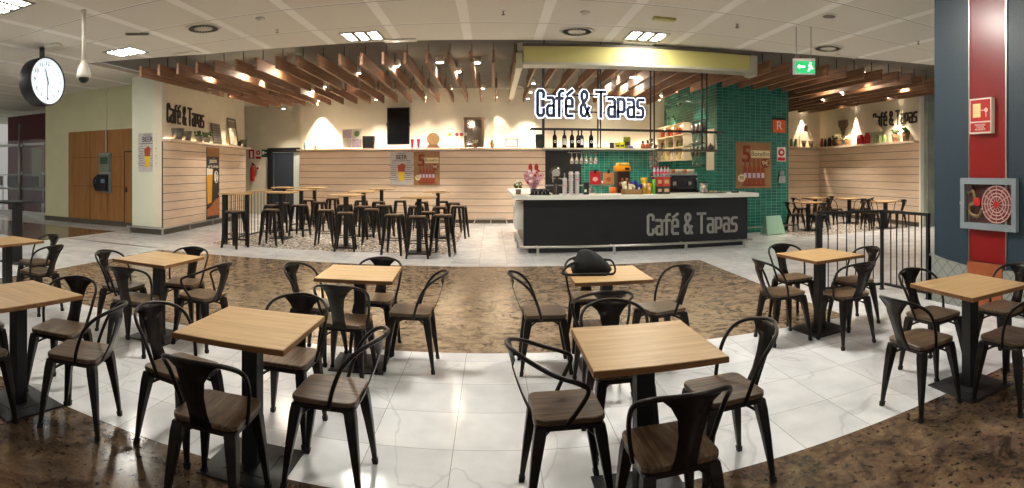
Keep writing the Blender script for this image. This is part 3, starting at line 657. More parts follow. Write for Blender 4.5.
# ------------------------------------------------------------------ ceiling fittings
def ceiling_light(x, y, lab, grp='three-lamp ceiling light panels'):
    t = thing('ceiling_light', lab, 'ceiling light', (x, y, 4.0), 0, grp)
    MB().box(-.36, -.32, -.012, .36, -.26, 0).box(-.36, .26, -.012, .36, .32, 0).box(-.36, -.29, -.012, -.33, .29, 0).box(.33, -.29, -.012, .36, .29, 0).box(-.150, -.29, -.012, -.070, .29, 0).box(.070, -.29, -.012, .150, .29, 0).build('frame', mat('louvre_grey', (150, 146, 136), .6), t)
    for k in (-1, 0, 1): MB().box(k * .22 - .068, -.24, -.006, k * .22 + .068, .24, -.002).build('lamp', M_LAMP, t)
    pass
ceiling_light(-2.3, 9.5, 'three-lamp light panel at the edge of the grid ceiling, left of the illuminated sign')
ceiling_light(2.73, 9.4, 'three-lamp light panel at the edge of the grid ceiling, over the yellow shutter box')
ceiling_light(-6.9, 8.67, 'three-lamp light panel in the grid ceiling left of the round air diffuser')
ceiling_light(-6.2, 4.95, 'three-lamp light panel at the top left corner above the clock')
for x, y, e in ((-1.5, 5.0, 85), (2.6, 5.2, 100), (6.1, 3.9, 40), (-3.2, .5, 1), (3.6, .2, 45), (-9, 3, 14), (-10.5, 6.0, 60)):
    t = thing('ceiling_light', 'ceiling light panel outside the picture', 'ceiling light', (x, y, 4.0), 0, 'ceiling light panels overhead')
    MB().box(-.36, -.32, -.012, .36, .32, 0).build('frame', M_WPL, t)
    lm = mat('lit_fluorescent_%d' % e, (255, 255, 255), .5, emit=(255, 251, 242), es=e)
    for k in (-1, 0, 1): MB().box(k * .22 - .095, -.29, -.018, k * .22 + .095, .29, -.013).build('lamp', lm, t)
def diffuser(x, y, lab):
    t = thing('air_diffuser', lab, 'air vent', (x, y, 4.0), 0, 'round air diffusers in the grid ceiling')
    MB().lathe([(.31, -.004), (.31, -.012), (.26, -.016), (.26, -.004)], 28).build('plate', mat('diffuser_grey', (214, 208, 194), .6), t)
    mb = MB()
    for k in range(24):
        a = 2 * PI * k / 24; M = Matrix.Rotation(a, 4, 'Z'); mb.box(.17, -.008, -.020, .24, .008, -.016, M=M)
    mb.build('slots', M_TRIM, t); MB().lathe([(.15, -.016), (.10, -.03)], 20).build('hub', mat('diffuser_grey', (0, 0, 0)), t)
diffuser(-4.66, 7.96, 'round slotted air diffuser above the left boarded wall end'); diffuser(1.46, 9.31, 'round slotted air diffuser above the illuminated sign'); diffuser(6.2, 8.75, 'round slotted air diffuser beside the hanging exit sign')
def flatbox(name, x, y, w_, d_, h_, lab, cat, m=M_WPL, rz=0, inner=None):
    t = thing(name, lab, cat, (x, y, 4.0), rz)
    MB().box(-w_ / 2, -d_ / 2, -h_, w_ / 2, d_ / 2, 0).build('housing', m, t, bevel=.006)
    if inner: MB().box(-w_ / 2 + .03, -d_ / 2 + .02, -h_ - .006, w_ / 2 - .03, d_ / 2 - .02, -h_).build('face', inner, t)
flatbox('ceiling_slot_vent', -5.81, 7.63, .42, .12, .02, 'small rectangular slot vent left of the ceiling camera pole', 'vent', M_GREY, R(35), M_TRIM)
flatbox('emergency_light', -7.5, 7.2, .34, .16, .05, 'flat emergency light on the ceiling behind the clock', 'emergency light')
flatbox('emergency_light', 2.68, 8.19, .36, .12, .04, 'slim emergency light on the ceiling right of the air diffuser', 'emergency light', M_YEL)
flatbox('access_plate', -5.96, 9.45, .6, .16, .02, 'flat white plate at the edge of the grid ceiling near the left slats', 'plate')
flatbox('access_plate', -1.68, 9.9, .6, .16, .03, 'flat white plate at the ceiling edge right of the left light panel', 'plate')
flatbox('access_plate', 2.71, 9.9, .6, .16, .03, 'flat white plate at the ceiling edge below the right light panel', 'plate')
flatbox('access_plate', 6.95, 9.1, .5, .16, .02, 'flat white plate at the ceiling edge right of the exit sign', 'plate')
def smalldev(x, y, lab, kind):
    t = thing('smoke_detector' if kind == 's' else 'sprinkler_head', lab, 'smoke detector' if kind == 's' else 'sprinkler', (x, y, 4.0))
    if kind == 's':
        MB().lathe([(.06, 0), (.06, -.02), (.045, -.05), (.02, -.06)], 14).build('body', M_WPL, t, True); MB().lathe([(.075, 0), (.075, -.008)], 14).build('base', mat('detector_grey', (150, 142, 128), .5), t)
    else:
        MB().lathe([(.035, 0), (.035, -.006)], 10).build('rose', M_CHROME, t); MB().lathe([(.008, -.006), (.008, -.05), (.03, -.055), (.03, -.06)], 10).build('nozzle', M_TRIM, t)
smalldev(-3.56, 7.05 + .8, 'smoke detector right of the left air diffuser', 's'); smalldev(-3.58, 8.6, 'dark sprinkler head above the left light panel', 'p')
smalldev(.17, 8.24, 'sprinkler head above the café centre', 'p'); smalldev(1.41, 8.17, 'smoke detector in front of the central air diffuser', 's')
smalldev(3.9, 8.08, 'dark sprinkler head right of the slim emergency light', 'p'); smalldev(7.15, 7.2, 'sprinkler head near the top of the blue pillar', 'p')
t = thing('round_ceiling_speaker', 'flat round speaker in the ceiling above the right air diffuser', 'speaker', (4.91, 6.9, 4.0)); MB().lathe([(.12, 0), (.12, -.015), (.10, -.02)], 20).build('rim', M_WPL, t); MB().lathe([(.10, -.018), (.10, -.022)], 20).build('grille', M_TRIM, t)
# hanging exit sign
t = thing('exit_sign', 'green running-man exit sign hanging from two rods', 'exit sign', (4.96, 7.7, 3.33), R(-32))
MB().box(-.19, -.03, -.13, .19, .03, .13).build('housing', mat('exit_housing', (190, 206, 204), .4), t, bevel=.006)
MB().box(-.13, -.034, -.11, .18, -.03, .09).build('green_panel', mat('exit_green_lit', (20, 150, 80), .5, emit=(20, 160, 84), es=.9), t)
MW2 = mat('exit_white_lit', (255, 255, 255), .5, emit=(230, 255, 240), es=1.2)
MB().box(-.09, -.038, -.015, .02, -.034, .01).prism([(-.11, 0), (-.07, .04), (-.07, -.04)], .034, .038, M=Matrix.Rotation(R(90), 4, 'X')).build('arrow', MW2, t)
mr = Matrix.Rotation(R(90), 4, 'X')
MB().lathe([(.016, .034), (.016, .038)], 10, c=(.11, 0, .055), M=mr).prism([(.07, .02), (.12, .04), (.13, 0), (.16, -.03), (.14, -.05), (.11, -.03), (.09, -.08), (.06, -.08), (.09, -.01)], .034, .038, M=mr).build('running_figure', MW2, t)
for x in (-.13, .12): MB().tube([(x, 0, .13), (x, 0, .67)], .006).build('rod', M_GREY, t)
MB().box(-.19, -.032, .10, .19, .032, .134).build('top_bar', M_WPL, t)
# dome camera on a drop pole
t = thing('dome_camera', 'white dome security camera on a long drop pole left of the slats', 'security camera', (-5.58, 6.0, 0))
MB().tube([(0, 0, 3.2), (0, 0, 4.0)], .03).build('pole', M_WPL, t, True); MB().lathe([(.05, 3.98), (.05, 4.0)], 12).build('ceiling_rose', M_WPL, t)
MB().lathe([(.03, 3.24), (.05, 3.2), (.09, 3.12), (.11, 3.02), (.11, 2.98)], 18).build('housing', M_WPL, t, True); MB().ball((0, 0, 2.985), .085, n=14).build('dome', M_BLACK, t, True)
MB().lathe([(.036, 3.55), (.036, 3.58)], 10).build('coupling', M_WPL, t)
# clock
def clock():
    t = thing('station_clock', 'large round black clock reading half past eleven, hung from the ceiling', 'clock', (-7.70, 7.24, 3.32))
    Mx = Matrix.Rotation(R(90), 4, 'Y'); r = .47
    MB().lathe([(r * .9, -.33), (r * .98, -.31), (r, -.25), (r, .02), (r * .99, .035), (r * .94, .035), (r * .94, .01), (.0, .01)], 40, M=Mx).build('case', M_BLACK, t, True)
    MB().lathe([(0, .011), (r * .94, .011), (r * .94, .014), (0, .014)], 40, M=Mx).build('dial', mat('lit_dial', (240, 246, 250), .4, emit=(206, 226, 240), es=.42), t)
    Mf = Matrix(((0, 0, 1, .015), (1, 0, 0, 0), (0, 1, 0, 0), (0, 0, 0, 1)))
    for h in range(1, 13):
        a = R(90 - 30 * h); text_obj('numeral', str(h), .11, M_BLACK, t, Mf @ T(.335 * math.cos(a), .335 * math.sin(a), 0), .001)
    def hand(name, ang, L, wd):
        a = R(90 - ang); d = Vector((math.cos(a), math.sin(a))); n = Vector((-d.y, d.x)); p = [d * -.06 + n * wd, d * -.06 - n * wd, d * L - n * wd * .6, d * L + n * wd * .6]
        MB().prism([(q.x, q.y) for q in p], .006, .010, M=Mf).build(name, M_BLACK, t)
    hand('hour_hand', 345, .24, .014); hand('minute_hand', 181, .36, .010)
    MB().box(-.19, -.03, .43, -.10, .03, .70).build('hanger', M_BLACK, t); MB().box(-.24, -.07, .68, -.05, .07, .70).build('ceiling_plate', M_BLACK, t)
clock()

# ------------------------------------------------------------------ slats, downlights
def slats():
    ords = ['leftmost', 'second', 'third', 'fourth', 'fifth', 'sixth', 'seventh', 'eighth', 'ninth', 'tenth', 'eleventh', 'twelfth', 'thirteenth', 'fourteenth', 'fifteenth', 'sixteenth', 'seventeenth', 'eighteenth', 'nineteenth', 'twentieth']
    def word(i): 
        return ords[i] if i < 20 else 'twenty-' + ords[i - 20] if i - 20 >= 1 and i < 30 else {20: 'twenty-first', 30: 'thirtieth', 31: 'thirty-first'}.get(i, 'thirty-' + ords[(i - 30) % 10])
    nums = ['leftmost', 'second', 'third', 'fourth', 'fifth', 'sixth', 'seventh', 'eighth', 'ninth']
    tens = {1: 'ten', 2: 'twenty', 3: 'thirty', 4: 'forty'}
    def ordinal(n):
        if n == 1: return 'leftmost'
        if n < 20: return ords[n - 1]
        if n % 10 == 0: return {20: 'twentieth', 30: 'thirtieth', 40: 'fortieth'}[n]
        u = {1: 'first'}.get(n % 10) or ords[n % 10 - 1]
        return tens[n // 10] + '-' + u
    proto = {}
    for row, (y0, y1) in enumerate(((10.5, 13.4), (13.55, 16.35))):
        n = 0
        for k in range(44):
            x = -7.2 + .425 * k + (.08 if row else 0)
            a, b = y0, y1
            if row == 0: a = 10.42 - .0165 * min(abs(x), 8.5) ** 2
            if row and x > 11.1: continue
            if row == 0 and x > 10.75: continue
            if 5.2 < x < 7.7:
                if row: continue
                b = 12.3
            n += 1
            t = thing('ceiling_slat', 'brown wooden slat hung under the cafe ceiling, %s from the left in the %s row' % ('first' if n == 1 else ordinal(n), 'front' if row == 0 else 'back'), 'ceiling slat', (x, a, 3.65), 0, 'wooden slats hung under the cafe ceiling')
            MB().box(-.026, 0, 0, .026, b - a, .235).build('board', M_BEAM, t)
            h = MB()
            for yy in (.35, b - a - .35): h.box(-.006, yy - .006, .235, .006, yy + .006, .45)
            h.build('hanger', M_BLACK, t)
slats()
def downlight(x, y, e, lab, z=3.98, spot=110, drop=0):
    t = thing('downlight', lab, 'ceiling spotlight', (x, y, z), 0, 'round downlights between the slats')
    if drop: MB().lathe([(.055, 0), (.055, .14), (.02, .15), (.02, 4.10 - z)], 14).build('housing', M_WPL, t, True)
    else: MB().lathe([(.10, 0), (.10, 4.10 - z)], 18).build('housing', M_WPL, t, True)
    r = .052 if drop else .085
    MB().lathe([(r, -.004), (r, -.001)], 16).build('lens', M_SPOT, t)
    light('downlight_lamp', 'SPOT', (x, y, z - .02), e, (1, .88, .74), .05, spot=spot, blend=.7)
DL = [(-3.35, 14.1, 'in line with the left beer tables', 0), (-2.15, 12.14, 'second from the left of the near four', 0), (-3.45, 16.0, 'near the back wall left of the television', 1), (-2.17, 15.8, 'near the back wall right of the television', 0), (-1.15, 12.0, 'above the front bar tables', 0), (-1.25, 15.9, 'near the back wall above the round plaque', 0), (-.34, 12.1, 'large bright one above the patterned floor edge', 0), (-.3, 15.9, 'over the small mirror', 0),
      (1.01, 13.3, 'first of three in line left of the illuminated sign', 1), (1.04, 14.8, 'second of three in line left of the illuminated sign', 1), (1.06, 16.1, 'last of three in line left of the illuminated sign', 1), (2.87, 12.6, 'above the letters of the illuminated sign', 0), (2.95, 15.4, 'behind the letters of the illuminated sign', 1), (4.75, 14.76, 'nearest the lit shelving unit', 1), (4.95, 15.7, 'over the far end of the shelving unit', 1), (4.85, 13.5, 'right above the coffee machine', 0),
      (8.3, 10.3, 'large bright one on the right beyond the exit sign', 0), (10.55, 11.9, 'over the right wall lettering', 1), (10.6, 14.32, 'over the middle of the right wall', 1), (9.64, 10.35, 'beside the blue pillar', 0), (6.84, 10.35, 'just right of the teal pillar top', 0), (-6.86, 13.6, 'between the slats over the left wall ledge', 0), (-5.4, 12.2, 'over the bar counter rail', 0)]
for x, y, s_, d in DL:
    downlight(x, y, 190, 'round white downlight between the slats, ' + s_, 3.72 if d else 3.98, 88, d)
# square flood fittings whose light catches the slats
FL = [(-5.35, 11.3, 'left of the slats nearest the boarded wall'), (-4.43, 11.15, 'beside the near left slats'), (-2.07, 11.5, 'lighting the slats above the television'), (-4.9, 14.5, 'over the left high tables'), (-.78, 12.3, 'lighting the middle slats'), (3.3, 12.6, 'behind the illuminated sign'), (8.65, 10.8, 'on the right beyond the exit sign'), (8.2, 12.0, 'over the right dining corner'), (-6.3, 11.2, 'nearest the left wall lettering')]
for x, y, s_ in FL:
    t = thing('flood_fitting', 'small square flood fitting ' + s_, 'ceiling light', (x, y, 3.82), 0, 'square flood fittings between the slats')
    MB().box(-.09, -.09, 0, .09, .09, .08).build('housing', M_WPL, t, bevel=.006); MB().box(-.02, -.02, .08, .02, .02, .28).build('stem', M_GREY, t)
    MB().box(-.07, -.07, -.006, .07, .07, 0).build('lens', M_SPOT, t)
    light('flood_lamp', 'POINT', (x, y, 3.76), 14, (1, .84, .62), .05)
# wall-washing spots
WW = [(-5.35, 16.28, 90, 'at the left end of the back wall'), (.12, 16.28, 70, 'above the mirror on the back wall'), (-2.0, 16.2, 14, 'above the round plaque on the back wall'), (10.6, 16.46, 45, 'at the far end of the right wall'), (11.03, 14.2, 45, 'at the middle of the right wall'), (10.84, 11.8, 45, 'over the right wall lettering'), (-7.2, 12.6, 26, 'over the left wall lettering'), (-7.4, 15.0, 26, 'over the picture frames of the left wall')]
for i, (x, y, e, s_) in enumerate(WW):
    t = thing('wall_washer', 'small white wall washer spot ' + s_, 'ceiling spotlight', (x, y, 3.78), 0, 'wall washer spots')
    MB().lathe([(.05, 0), (.05, .12), (.02, .13), (.02, .27)], 14).build('housing', M_WPL, t, True); MB().lathe([(.045, -.004), (.045, -.001)], 14).build('lens', M_SPOT, t)
    light('washer_lamp', 'SPOT', (x, y, 3.76), e * 4.5, (1, .85, .64), .03, spot=42 if x > 5 else 68, blend=.25)
for i, (x0, x1) in enumerate(((-6.0, 1.6),)):
    o = MB().box(x0, 16.57, 2.282, x1, 16.595, 2.30).build('led_strip', M_LED); tag(o, 'glowing warm light strip along the back wall ledge', 'light strip')
light('ledge_glow', 'AREA', (-2.2, 16.5, 2.31), 26, (1, .9, .76), 7.4, rot=(R(180), 0, 0), sy=.04)
light('ledge_glow', 'AREA', (3.5, 16.5, 2.31), 10, (1, .84, .62), 3.4, rot=(R(180), 0, 0), sy=.04)
o = MB().box(.1, 2.384, -.035, 5.4, 2.40, -.015).build('led_strip', M_LED); o.matrix_world = F_LEFT; tag(o, 'glowing warm light strip along the left wall ledge', 'light strip')


# ------------------------------------------------------------------ awning box, gantry, illuminated sign, counter
def awning():
    t = thing('roller_shutter_box', 'long cream-yellow roller shutter box above the bar counter', 'shutter box', (.60, 10.25, 3.55), R(-4.5))
    MB().box(0, -.16, .05, 4.42, .16, .35).build('casing', M_YEL, t, bevel=.01)
    MB().box(-.02, -.18, 0, 4.44, .18, .05).build('bottom_rail', mat('shutter_rail_grey', (170, 166, 150), .4), t)
    MB().box(-.02, -.15, .35, 4.44, .15, .40).build('top_track', M_TRIM, t)
    MB().box(4.42, -.18, -.05, 4.58, .18, .36).box(4.3, -.2, -.08, 4.48, -.1, .02).build('end_bracket', mat('bracket_grey', (160, 156, 140), .6), t, bevel=.02)
    MB().box(-.12, -.14, .30, .04, .16, .42).build('left_bracket', mat('bracket_grey', (0, 0, 0)), t)
    t = thing('side_shutter_box', 'slim white shutter rail running back from the left end of the yellow box', 'shutter rail', (.55, 10.4, 3.55))
    MB().loft([[Vector((-.09, 0, .0)), Vector((.03, 0, .0)), Vector((.03, 0, .3)), Vector((-.09, 0, .3))], [Vector((-.09, 4.6, .0)), Vector((.03, 4.6, .0)), Vector((.03, 4.6, .15)), Vector((-.09, 4.6, .15))]]).build('rail', mat('shutter_white', (206, 198, 172), .5), t)
    MB().box(-.10, .0, .28, .04, .2, .45).build('bracket', M_TRIM, t)
awning()
def gantry():
    t = thing('bottle_gantry', 'black hanging metal gantry with bottle shelf over the bar counter', 'hanging shelf', (0, 10.6, 0))
    mk = mat('gantry_black_metal', (44, 38, 36), .4, .5)
    for x in (1.0, 2.11, 3.21, 4.35):
        for dy in (-.13, .13): MB().box(x - .013, dy - .013, 1.99, x + .013, dy + .013, 4.10).build('hanger_post', mk, t)
    MB().box(.98, -.16, 1.985, 4.6, .16, 2.025).build('shelf', mat('gantry_shelf', (70, 66, 58), .4), t)
    MB().box(.98, -.162, 2.0, 3.22, -.160, 2.03).build('shelf_cream_edge', mat('shelf_edge_cream', (214, 206, 178), .5), t)  # cream strip along the front edge of the shelf
    MB().box(.74, -.15, 2.385, 4.75, -.12, 2.41).box(.74, .12, 2.385, 4.75, .15, 2.41).build('upper_rail', mk, t)
    for x in (.78, 4.72): MB().box(x - .015, -.15, 2.38, x + .015, .15, 2.405).build('cross_bar', mk, t)
    MB().box(1.5, -.12, 1.94, 2.1, .12, 1.96).build('glass_hanger', mk, t)
    gm = mat('wine_glass', (236, 232, 224), .08, trans=.7, alpha=.75)
    for i in range(6):
        x = 1.56 + i * .095
        g = MB().lathe([(.035, 1.945), (.035, 1.938), (.006, 1.93), (.006, 1.86), (.028, 1.83), (.04, 1.78), (.033, 1.72), (.030, 1.72), (.037, 1.78)], 12).build('wine_glass', gm, loc=(x, 10.6 - .05, 0), smooth=True)
        tag(g, 'upside-down wine glass hanging under the bottle gantry, %s' % ['leftmost', 'second from the left', 'third from the left', 'third from the right', 'second from the right', 'rightmost'][i], 'wine glass', 'wine glasses under the gantry')
    def bottle(x, lab, h=.355, cm=(22, 20, 20), lm=(214, 210, 204), r=.044, kind='disc'):
        b = thing('wine_bottle', lab, 'bottle', (x, 10.55, 2.025), 0, 'wine bottles on the gantry')
        MB().lathe([(0, 0), (r, 0), (r, h * .58), (r * .9, h * .66), (r * .36, h * .76), (r * .34, h)], 16).build('glass', mat('dark_bottle_glass', cm, .12), b, True)
        MB().lathe([(r * .37, h * .86), (r * .40, h * .9), (r * .40, h * 1.0), (0, h * 1.005)], 12).build('capsule', mat('capsule_black', (30, 24, 24), .3), b, True)
        mr = Matrix.Rotation(R(90), 4, 'X')
        if kind == 'disc': MB().lathe([(.028, 0), (.028, .006)], 14, M=mr, c=(0, -r, h * .36)).build('label', mat('bottle_label', lm, .5), b); MB().lathe([(.014, .006), (.014, .008)], 12, M=mr, c=(0, -r, h * .36)).build('label_print', M_BLACK, b)
        else: MB().box(-.026, -r - .004, h * .18, .026, -r + .008, h * .52).build('label', mat('bottle_label', lm, .5), b)
    for i, (x, k) in enumerate(((1.22, 'disc'), (1.41, 'box'), (1.56, 'disc'), (1.685, 'disc'), (1.75, 'box'), (1.94, 'disc'))):
        bottle(x, 'dark wine bottle on the gantry, ' + ['leftmost with round label', 'second from the left with square label', 'third from the left with round label', 'fourth from the left, partly hidden', 'fifth from the left with square label', 'rightmost, by the middle post'][i], kind=k)
    def carton(x, z, w_, h_, d_, col, lab, cat='box', nm='carton', y=10.56):
        b = thing(nm, lab, cat, (x, y, z)); MB().box(-w_ / 2, -d_ / 2, 0, w_ / 2, d_ / 2, h_).build('body', mat('pack_%d_%d_%d' % col, col, .5), b, bevel=.004)
        MB().box(-w_ * .35, -d_ / 2 - .003, h_ * .3, w_ * .35, -d_ / 2, h_ * .6).build('label', mat('pack_label', (70, 60, 40), .5), b); return b
    carton(.92 + .0, 2.025, .15, .27, .04, (40, 52, 36), 'dark green menu card standing at the left end of the gantry shelf', 'menu card', 'menu_card')
    carton(2.36, 2.025, .08, .12, .07, (52, 46, 40), 'small dark tin right of the middle gantry post', 'tin', 'tin')
    carton(2.47, 2.025, .09, .12, .07, (226, 214, 20), 'left one of two small yellow packs on the gantry shelf', 'pack', 'tea_pack')
    carton(2.57, 2.025, .09, .13, .07, (232, 218, 24), 'right one of two small yellow packs on the gantry shelf', 'pack', 'tea_pack')
    carton(2.69, 2.025, .14, .24, .05, (150, 158, 34), 'tall yellow-green pack standing on the gantry shelf', 'pack', 'snack_pack', 10.64)
    carton(2.73, 2.025, .10, .06, .05, (150, 140, 200), 'small lilac pack in front of the yellow-green pack', 'pack', 'small_pack', 10.5)
    for i, x in enumerate((3.0, 3.10)):
        j = thing('spice_jar', ['orange topped jar left of its twin on the gantry shelf', 'orange jar nearest the right gantry post'][i], 'jar', (x, 10.56, 2.025), 0, 'orange jars on the gantry')
        MB().lathe([(0, 0), (.045, 0), (.05, .03), (.045, .09), (.02, .11)], 12).build('jar_body', mat('jar_orange', (198, 88, 38), .4), j, True); MB().lathe([(.022, .11), (.03, .13), (.02, .16 + .02 * i), (0, .17)], 10).build('lid', mat('jar_dark_lid', (60, 50, 44), .4), j, True)
    j = thing('kettle', 'small dark pot at the right end of the gantry shelf', 'pot', (4.48, 10.56, 2.025)); MB().lathe([(0, 0), (.06, 0), (.07, .05), (.04, .1), (.01, .12), (.01, .15)], 12).build('pot_body', mat('jar_dark_lid', (0, 0, 0)), j, True); MB().tube([(.06, 0, .05), (.1, 0, .09)], .01).build('spout', mat('jar_dark_lid', (0, 0, 0)), j)
    for i, x in enumerate((3.17, 3.27)):
        s = thing('hanging_glass_stack', ['stack of glasses hanging left of the right gantry post', 'stack of glasses hanging right of the right gantry post'][i], 'glasses', (x, 10.55, 1.5 if i else 1.62), 0, 'hanging stacks of glasses')
        mb = MB()
        for k in range(7): mb.lathe([(.03, k * .09), (.042, k * .09 + .06), (.042, k * .09 + .075), (.03, k * .09 + .08)], 10)
        mb.build('glasses', mat('glass_grey', (150, 140, 128), .2, .3), s, True); MB().tube([(.05, 0, 0), (.05, 0, .8)], .005).build('rod', M_CHROME, s)
    s = thing('illuminated_sign', 'backlit navy Café & Tapas sign hanging above the bar', 'sign', M=frame((.86, 10.28), (1, 0), 2.60))
    lettering(s, 2.06, .53, M_NAVY, .060, .03, M_HALO, .036)
    MB().box(-.02, .1, -.07, 2.12, .125, -.05).box(-.02, .42, -.07, 2.12, .445, -.05).build('carrier_rail', mk, s)
    for u in (.17, 1.28): MB().box(u - .01, .1, -.18, u + .01, .125, -.06).box(u - .01, .42, -.18, u + .01, .445, -.06).build('bracket', mk, s)
gantry()
def counter():
    t = thing('bar_counter', 'L-shaped black bar counter with white worktop', 'counter')
    MB().box(.62, 10.4, .12, 5.25, 10.95, 1.04).box(.62, 10.95, .12, 1.15, 14.2, 1.04).build('body', M_CPAN, t)
    MB().box(.70, 10.46, 0, 5.18, 10.9, .12).box(.70, 10.9, 0, 1.1, 14.1, .12).build('plinth', M_BLACK, t)
    MB().box(.40, 10.12, 1.04, 5.40, 11.0, 1.12).box(.40, 11.0, 1.04, 1.25, 14.35, 1.12).build('worktop', M_CTOP, t, bevel=.008)
    MB().box(.6, 10.395, .12, .622, 10.42, 1.04).box(5.24, 10.395, .12, 5.262, 10.42, 1.04).box(1.1, 10.397, .13, 1.104, 10.4, 1.03).build('edge_strip', M_BLACK, t)
    r = MB().tube([(.52, 12.5, .16), (.52, 10.12, .16), (5.2, 10.05, .16)], .024); r.build('foot_rail', M_CHROME, t, True)
    for x in (.85, 2.3, 3.75, 5.05): MB().box(x - .022, 10.06, 0, x + .022, 10.10, .16).tube([(x, 10.08, .14), (x, 10.44, .14)], .015).build('rail_post', M_CHROME, t)
    for y in (11.1, 12.2): MB().box(.50, y - .02, 0, .54, y + .02, .16).build('rail_post', M_CHROME, t)
    l = thing('counter_lettering', 'pale grey Café & Tapas lettering on the front of the bar counter', 'sign', M=frame((3.06, 10.4), (1, 0), .29)); lettering(l, 1.94, .44, M_LET, .052, .012)
    b = thing('napkin_cabinet', 'white box hung on the left side of the bar counter', 'box', (.53, 10.9, .45))
    MB().box(-.09, -.35, 0, .08, .35, .5).build('body', M_WPL, b, bevel=.01); MB().box(-.094, -.3, .05, -.09, .3, .45).build('door', mat('offwhite_door', (214, 210, 200), .4), b); MB().box(-.105, -.28, .3, -.094, -.24, .42).build('handle', M_CHROME, b)
    # back counter
    k = thing('back_bar_counter', 'stainless steel back bar worktop with sink behind the counter', 'worktop', (0, 13.4, 0))
    MB().box(1.3, -.3, 0, 5.35, .3, .92).build('cabinet', mat('back_bar_grey', (58, 54, 52), .5), k)
    MB().box(1.3, -.33, .92, 5.35, .33, .97).build('steel_top', M_CHROME, k); MB().box(1.3, .25, 1.2, 3.1, .36, 1.23).build('upper_shelf', M_CHROME, k)
    for x in (1.9, 2.5, 3.0): MB().box(x, .28, .97, x + .03, .32, 1.2).build('shelf_support', M_CHROME, k)
    MB().tube(smooth_path([(2.75, .1, .97), (2.75, .1, 1.28), (2.75, -.02, 1.32), (2.75, -.1, 1.24)]), .014).build('tap', M_CHROME, k, True)
counter()
def goods():
    Z = 1.12
    def rnd_cluster(mb, c, n, rad, br, flat=1.0):
        for _ in range(n):
            a = random.uniform(0, 2 * PI); e = random.uniform(-.6, 1) ; q = (c[0] + rad * math.cos(a) * math.sqrt(1 - min(1, e * e)), c[1] + rad * math.sin(a) * math.sqrt(1 - min(1, e * e)), c[2] + rad * flat * e)
            mb.ball(q, br * random.uniform(.7, 1.2), n=6, m=4)
    p = thing('white_flower_pot', 'small pot of white flowers at the left end of the bar counter', 'potted plant', (.52, 10.75, Z))
    MB().lathe([(0, 0), (.045, 0), (.06, .10), (.055, .10)], 12).build('pot', mat('terracotta_grey', (120, 104, 92), .6), p, True)
    mb = MB(); rnd_cluster(mb, (0, 0, .17), 16, .07, .028); mb.build('leaves', M_GREENS, p); mb = MB(); rnd_cluster(mb, (-.01, -.02, .21), 9, .06, .02); mb.build('blossoms', mat('petal_white', (240, 238, 216), .6), p)
    p = thing('flower_bouquet', 'pink and white wrapped bouquet with red roses on the bar counter', 'bouquet', (.80, 10.52, Z + .10)); p.scale = (1.15, 1.1, 1.3)
    mb = MB(); 
    for k in range(14):
        a = 2 * PI * k / 14; a2 = a + .4; r1 = .14 + .03 * (k % 2)
        mb.add([(0, 0, 0), (r1 * math.cos(a), r1 * math.sin(a) * .7, .22 + .04 * (k % 3)), (r1 * 1.1 * math.cos(a2), r1 * .7 * math.sin(a2), .15 + .05 * (k % 2)), (.04 * math.cos(a2), .04 * math.sin(a2), 0)], [(0, 1, 2, 3)])
    mb.build('wrapping', mat('pink_wrap', (232, 180, 190), .4, noise=.3, scale=30), p)
    mb = MB(); rnd_cluster(mb, (0, 0, .18), 22, .11, .028); mb.build('pale_petals', mat('petal_pink', (238, 208, 212), .6), p)
    mb = MB(); rnd_cluster(mb, (0, -.02, .18), 12, .13, .02); mb.build('red_petals', mat('petal_red', (196, 20, 32), .5), p)
    for x in (-.05, .05):
        q = MB(); q.lathe([(.0, .24), (.03, .28), (.035, .34), (.025, .38), (0, .39)], 10, c=(x, 0, 0)); q.build('rose', mat('rose_red', (176, 14, 26), .5), p, True)
    b = thing('black_cup_tray', 'black tray of small dark cups under the bouquet', 'tray', (.92, 10.42, Z))
    MB().box(-.20, -.12, 0, .20, .12, .018).build('tray', M_BLACK, b, bevel=.004)
    dk = mat('dark_glass_cup', (46, 42, 46), .15)
    for i in range(5):
        for j in range(2):
            o = MB().lathe([(0, 0), (.03, 0), (.036, .10), (.032, .10), (.028, .01)], 10).build('dark_cup', dk, loc=(.92 - .15 + i * .075, 10.38 + j * .09, Z + .019), smooth=True)
            tag(o, 'dark glass cup on the black tray, %s in the %s row' % (['first', 'second', 'third', 'fourth', 'fifth'][i], ['front', 'back'][j]), 'cup', 'dark cups on the black tray')
    e = thing('beer_tap_tower', 'chrome beer tap tower on the bar counter', 'beer tap', (1.24, 10.55, Z))
    MB().lathe([(.07, 0), (.07, .02), (.045, .03), (.045, .34), (.06, .36)], 16).build('column', mat('dark_chrome', (104, 98, 92), .2, 1), e, True)
    MB().lathe([(0, -.03), (.12, -.03), (.13, 0), (.12, .03), (0, .03)], 20, M=Matrix.Rotation(R(90), 4, 'X'), c=(0, 0, .42)).build('medallion', mat('dark_chrome', (0, 0, 0)), e, True)
    MB().lathe([(0, .03), (.08, .03), (.08, .036), (0, .036)], 18, M=Matrix.Rotation(R(90), 4, 'X'), c=(0, 0, .42)).build('emblem', mat('emblem_silver', (190, 184, 170), .3, .8), e)
    for x in (-.07, .16): MB().tube([(x * .3, -.05, .32), (x, -.12, .30), (x, -.12, .24)], .012).tube([(x, -.10, .31), (x, -.10, .42)], .014).build('tap', M_CHROME, e)
    cm = mat('clear_plastic_cups', (224, 214, 214), .25, alpha=.85)
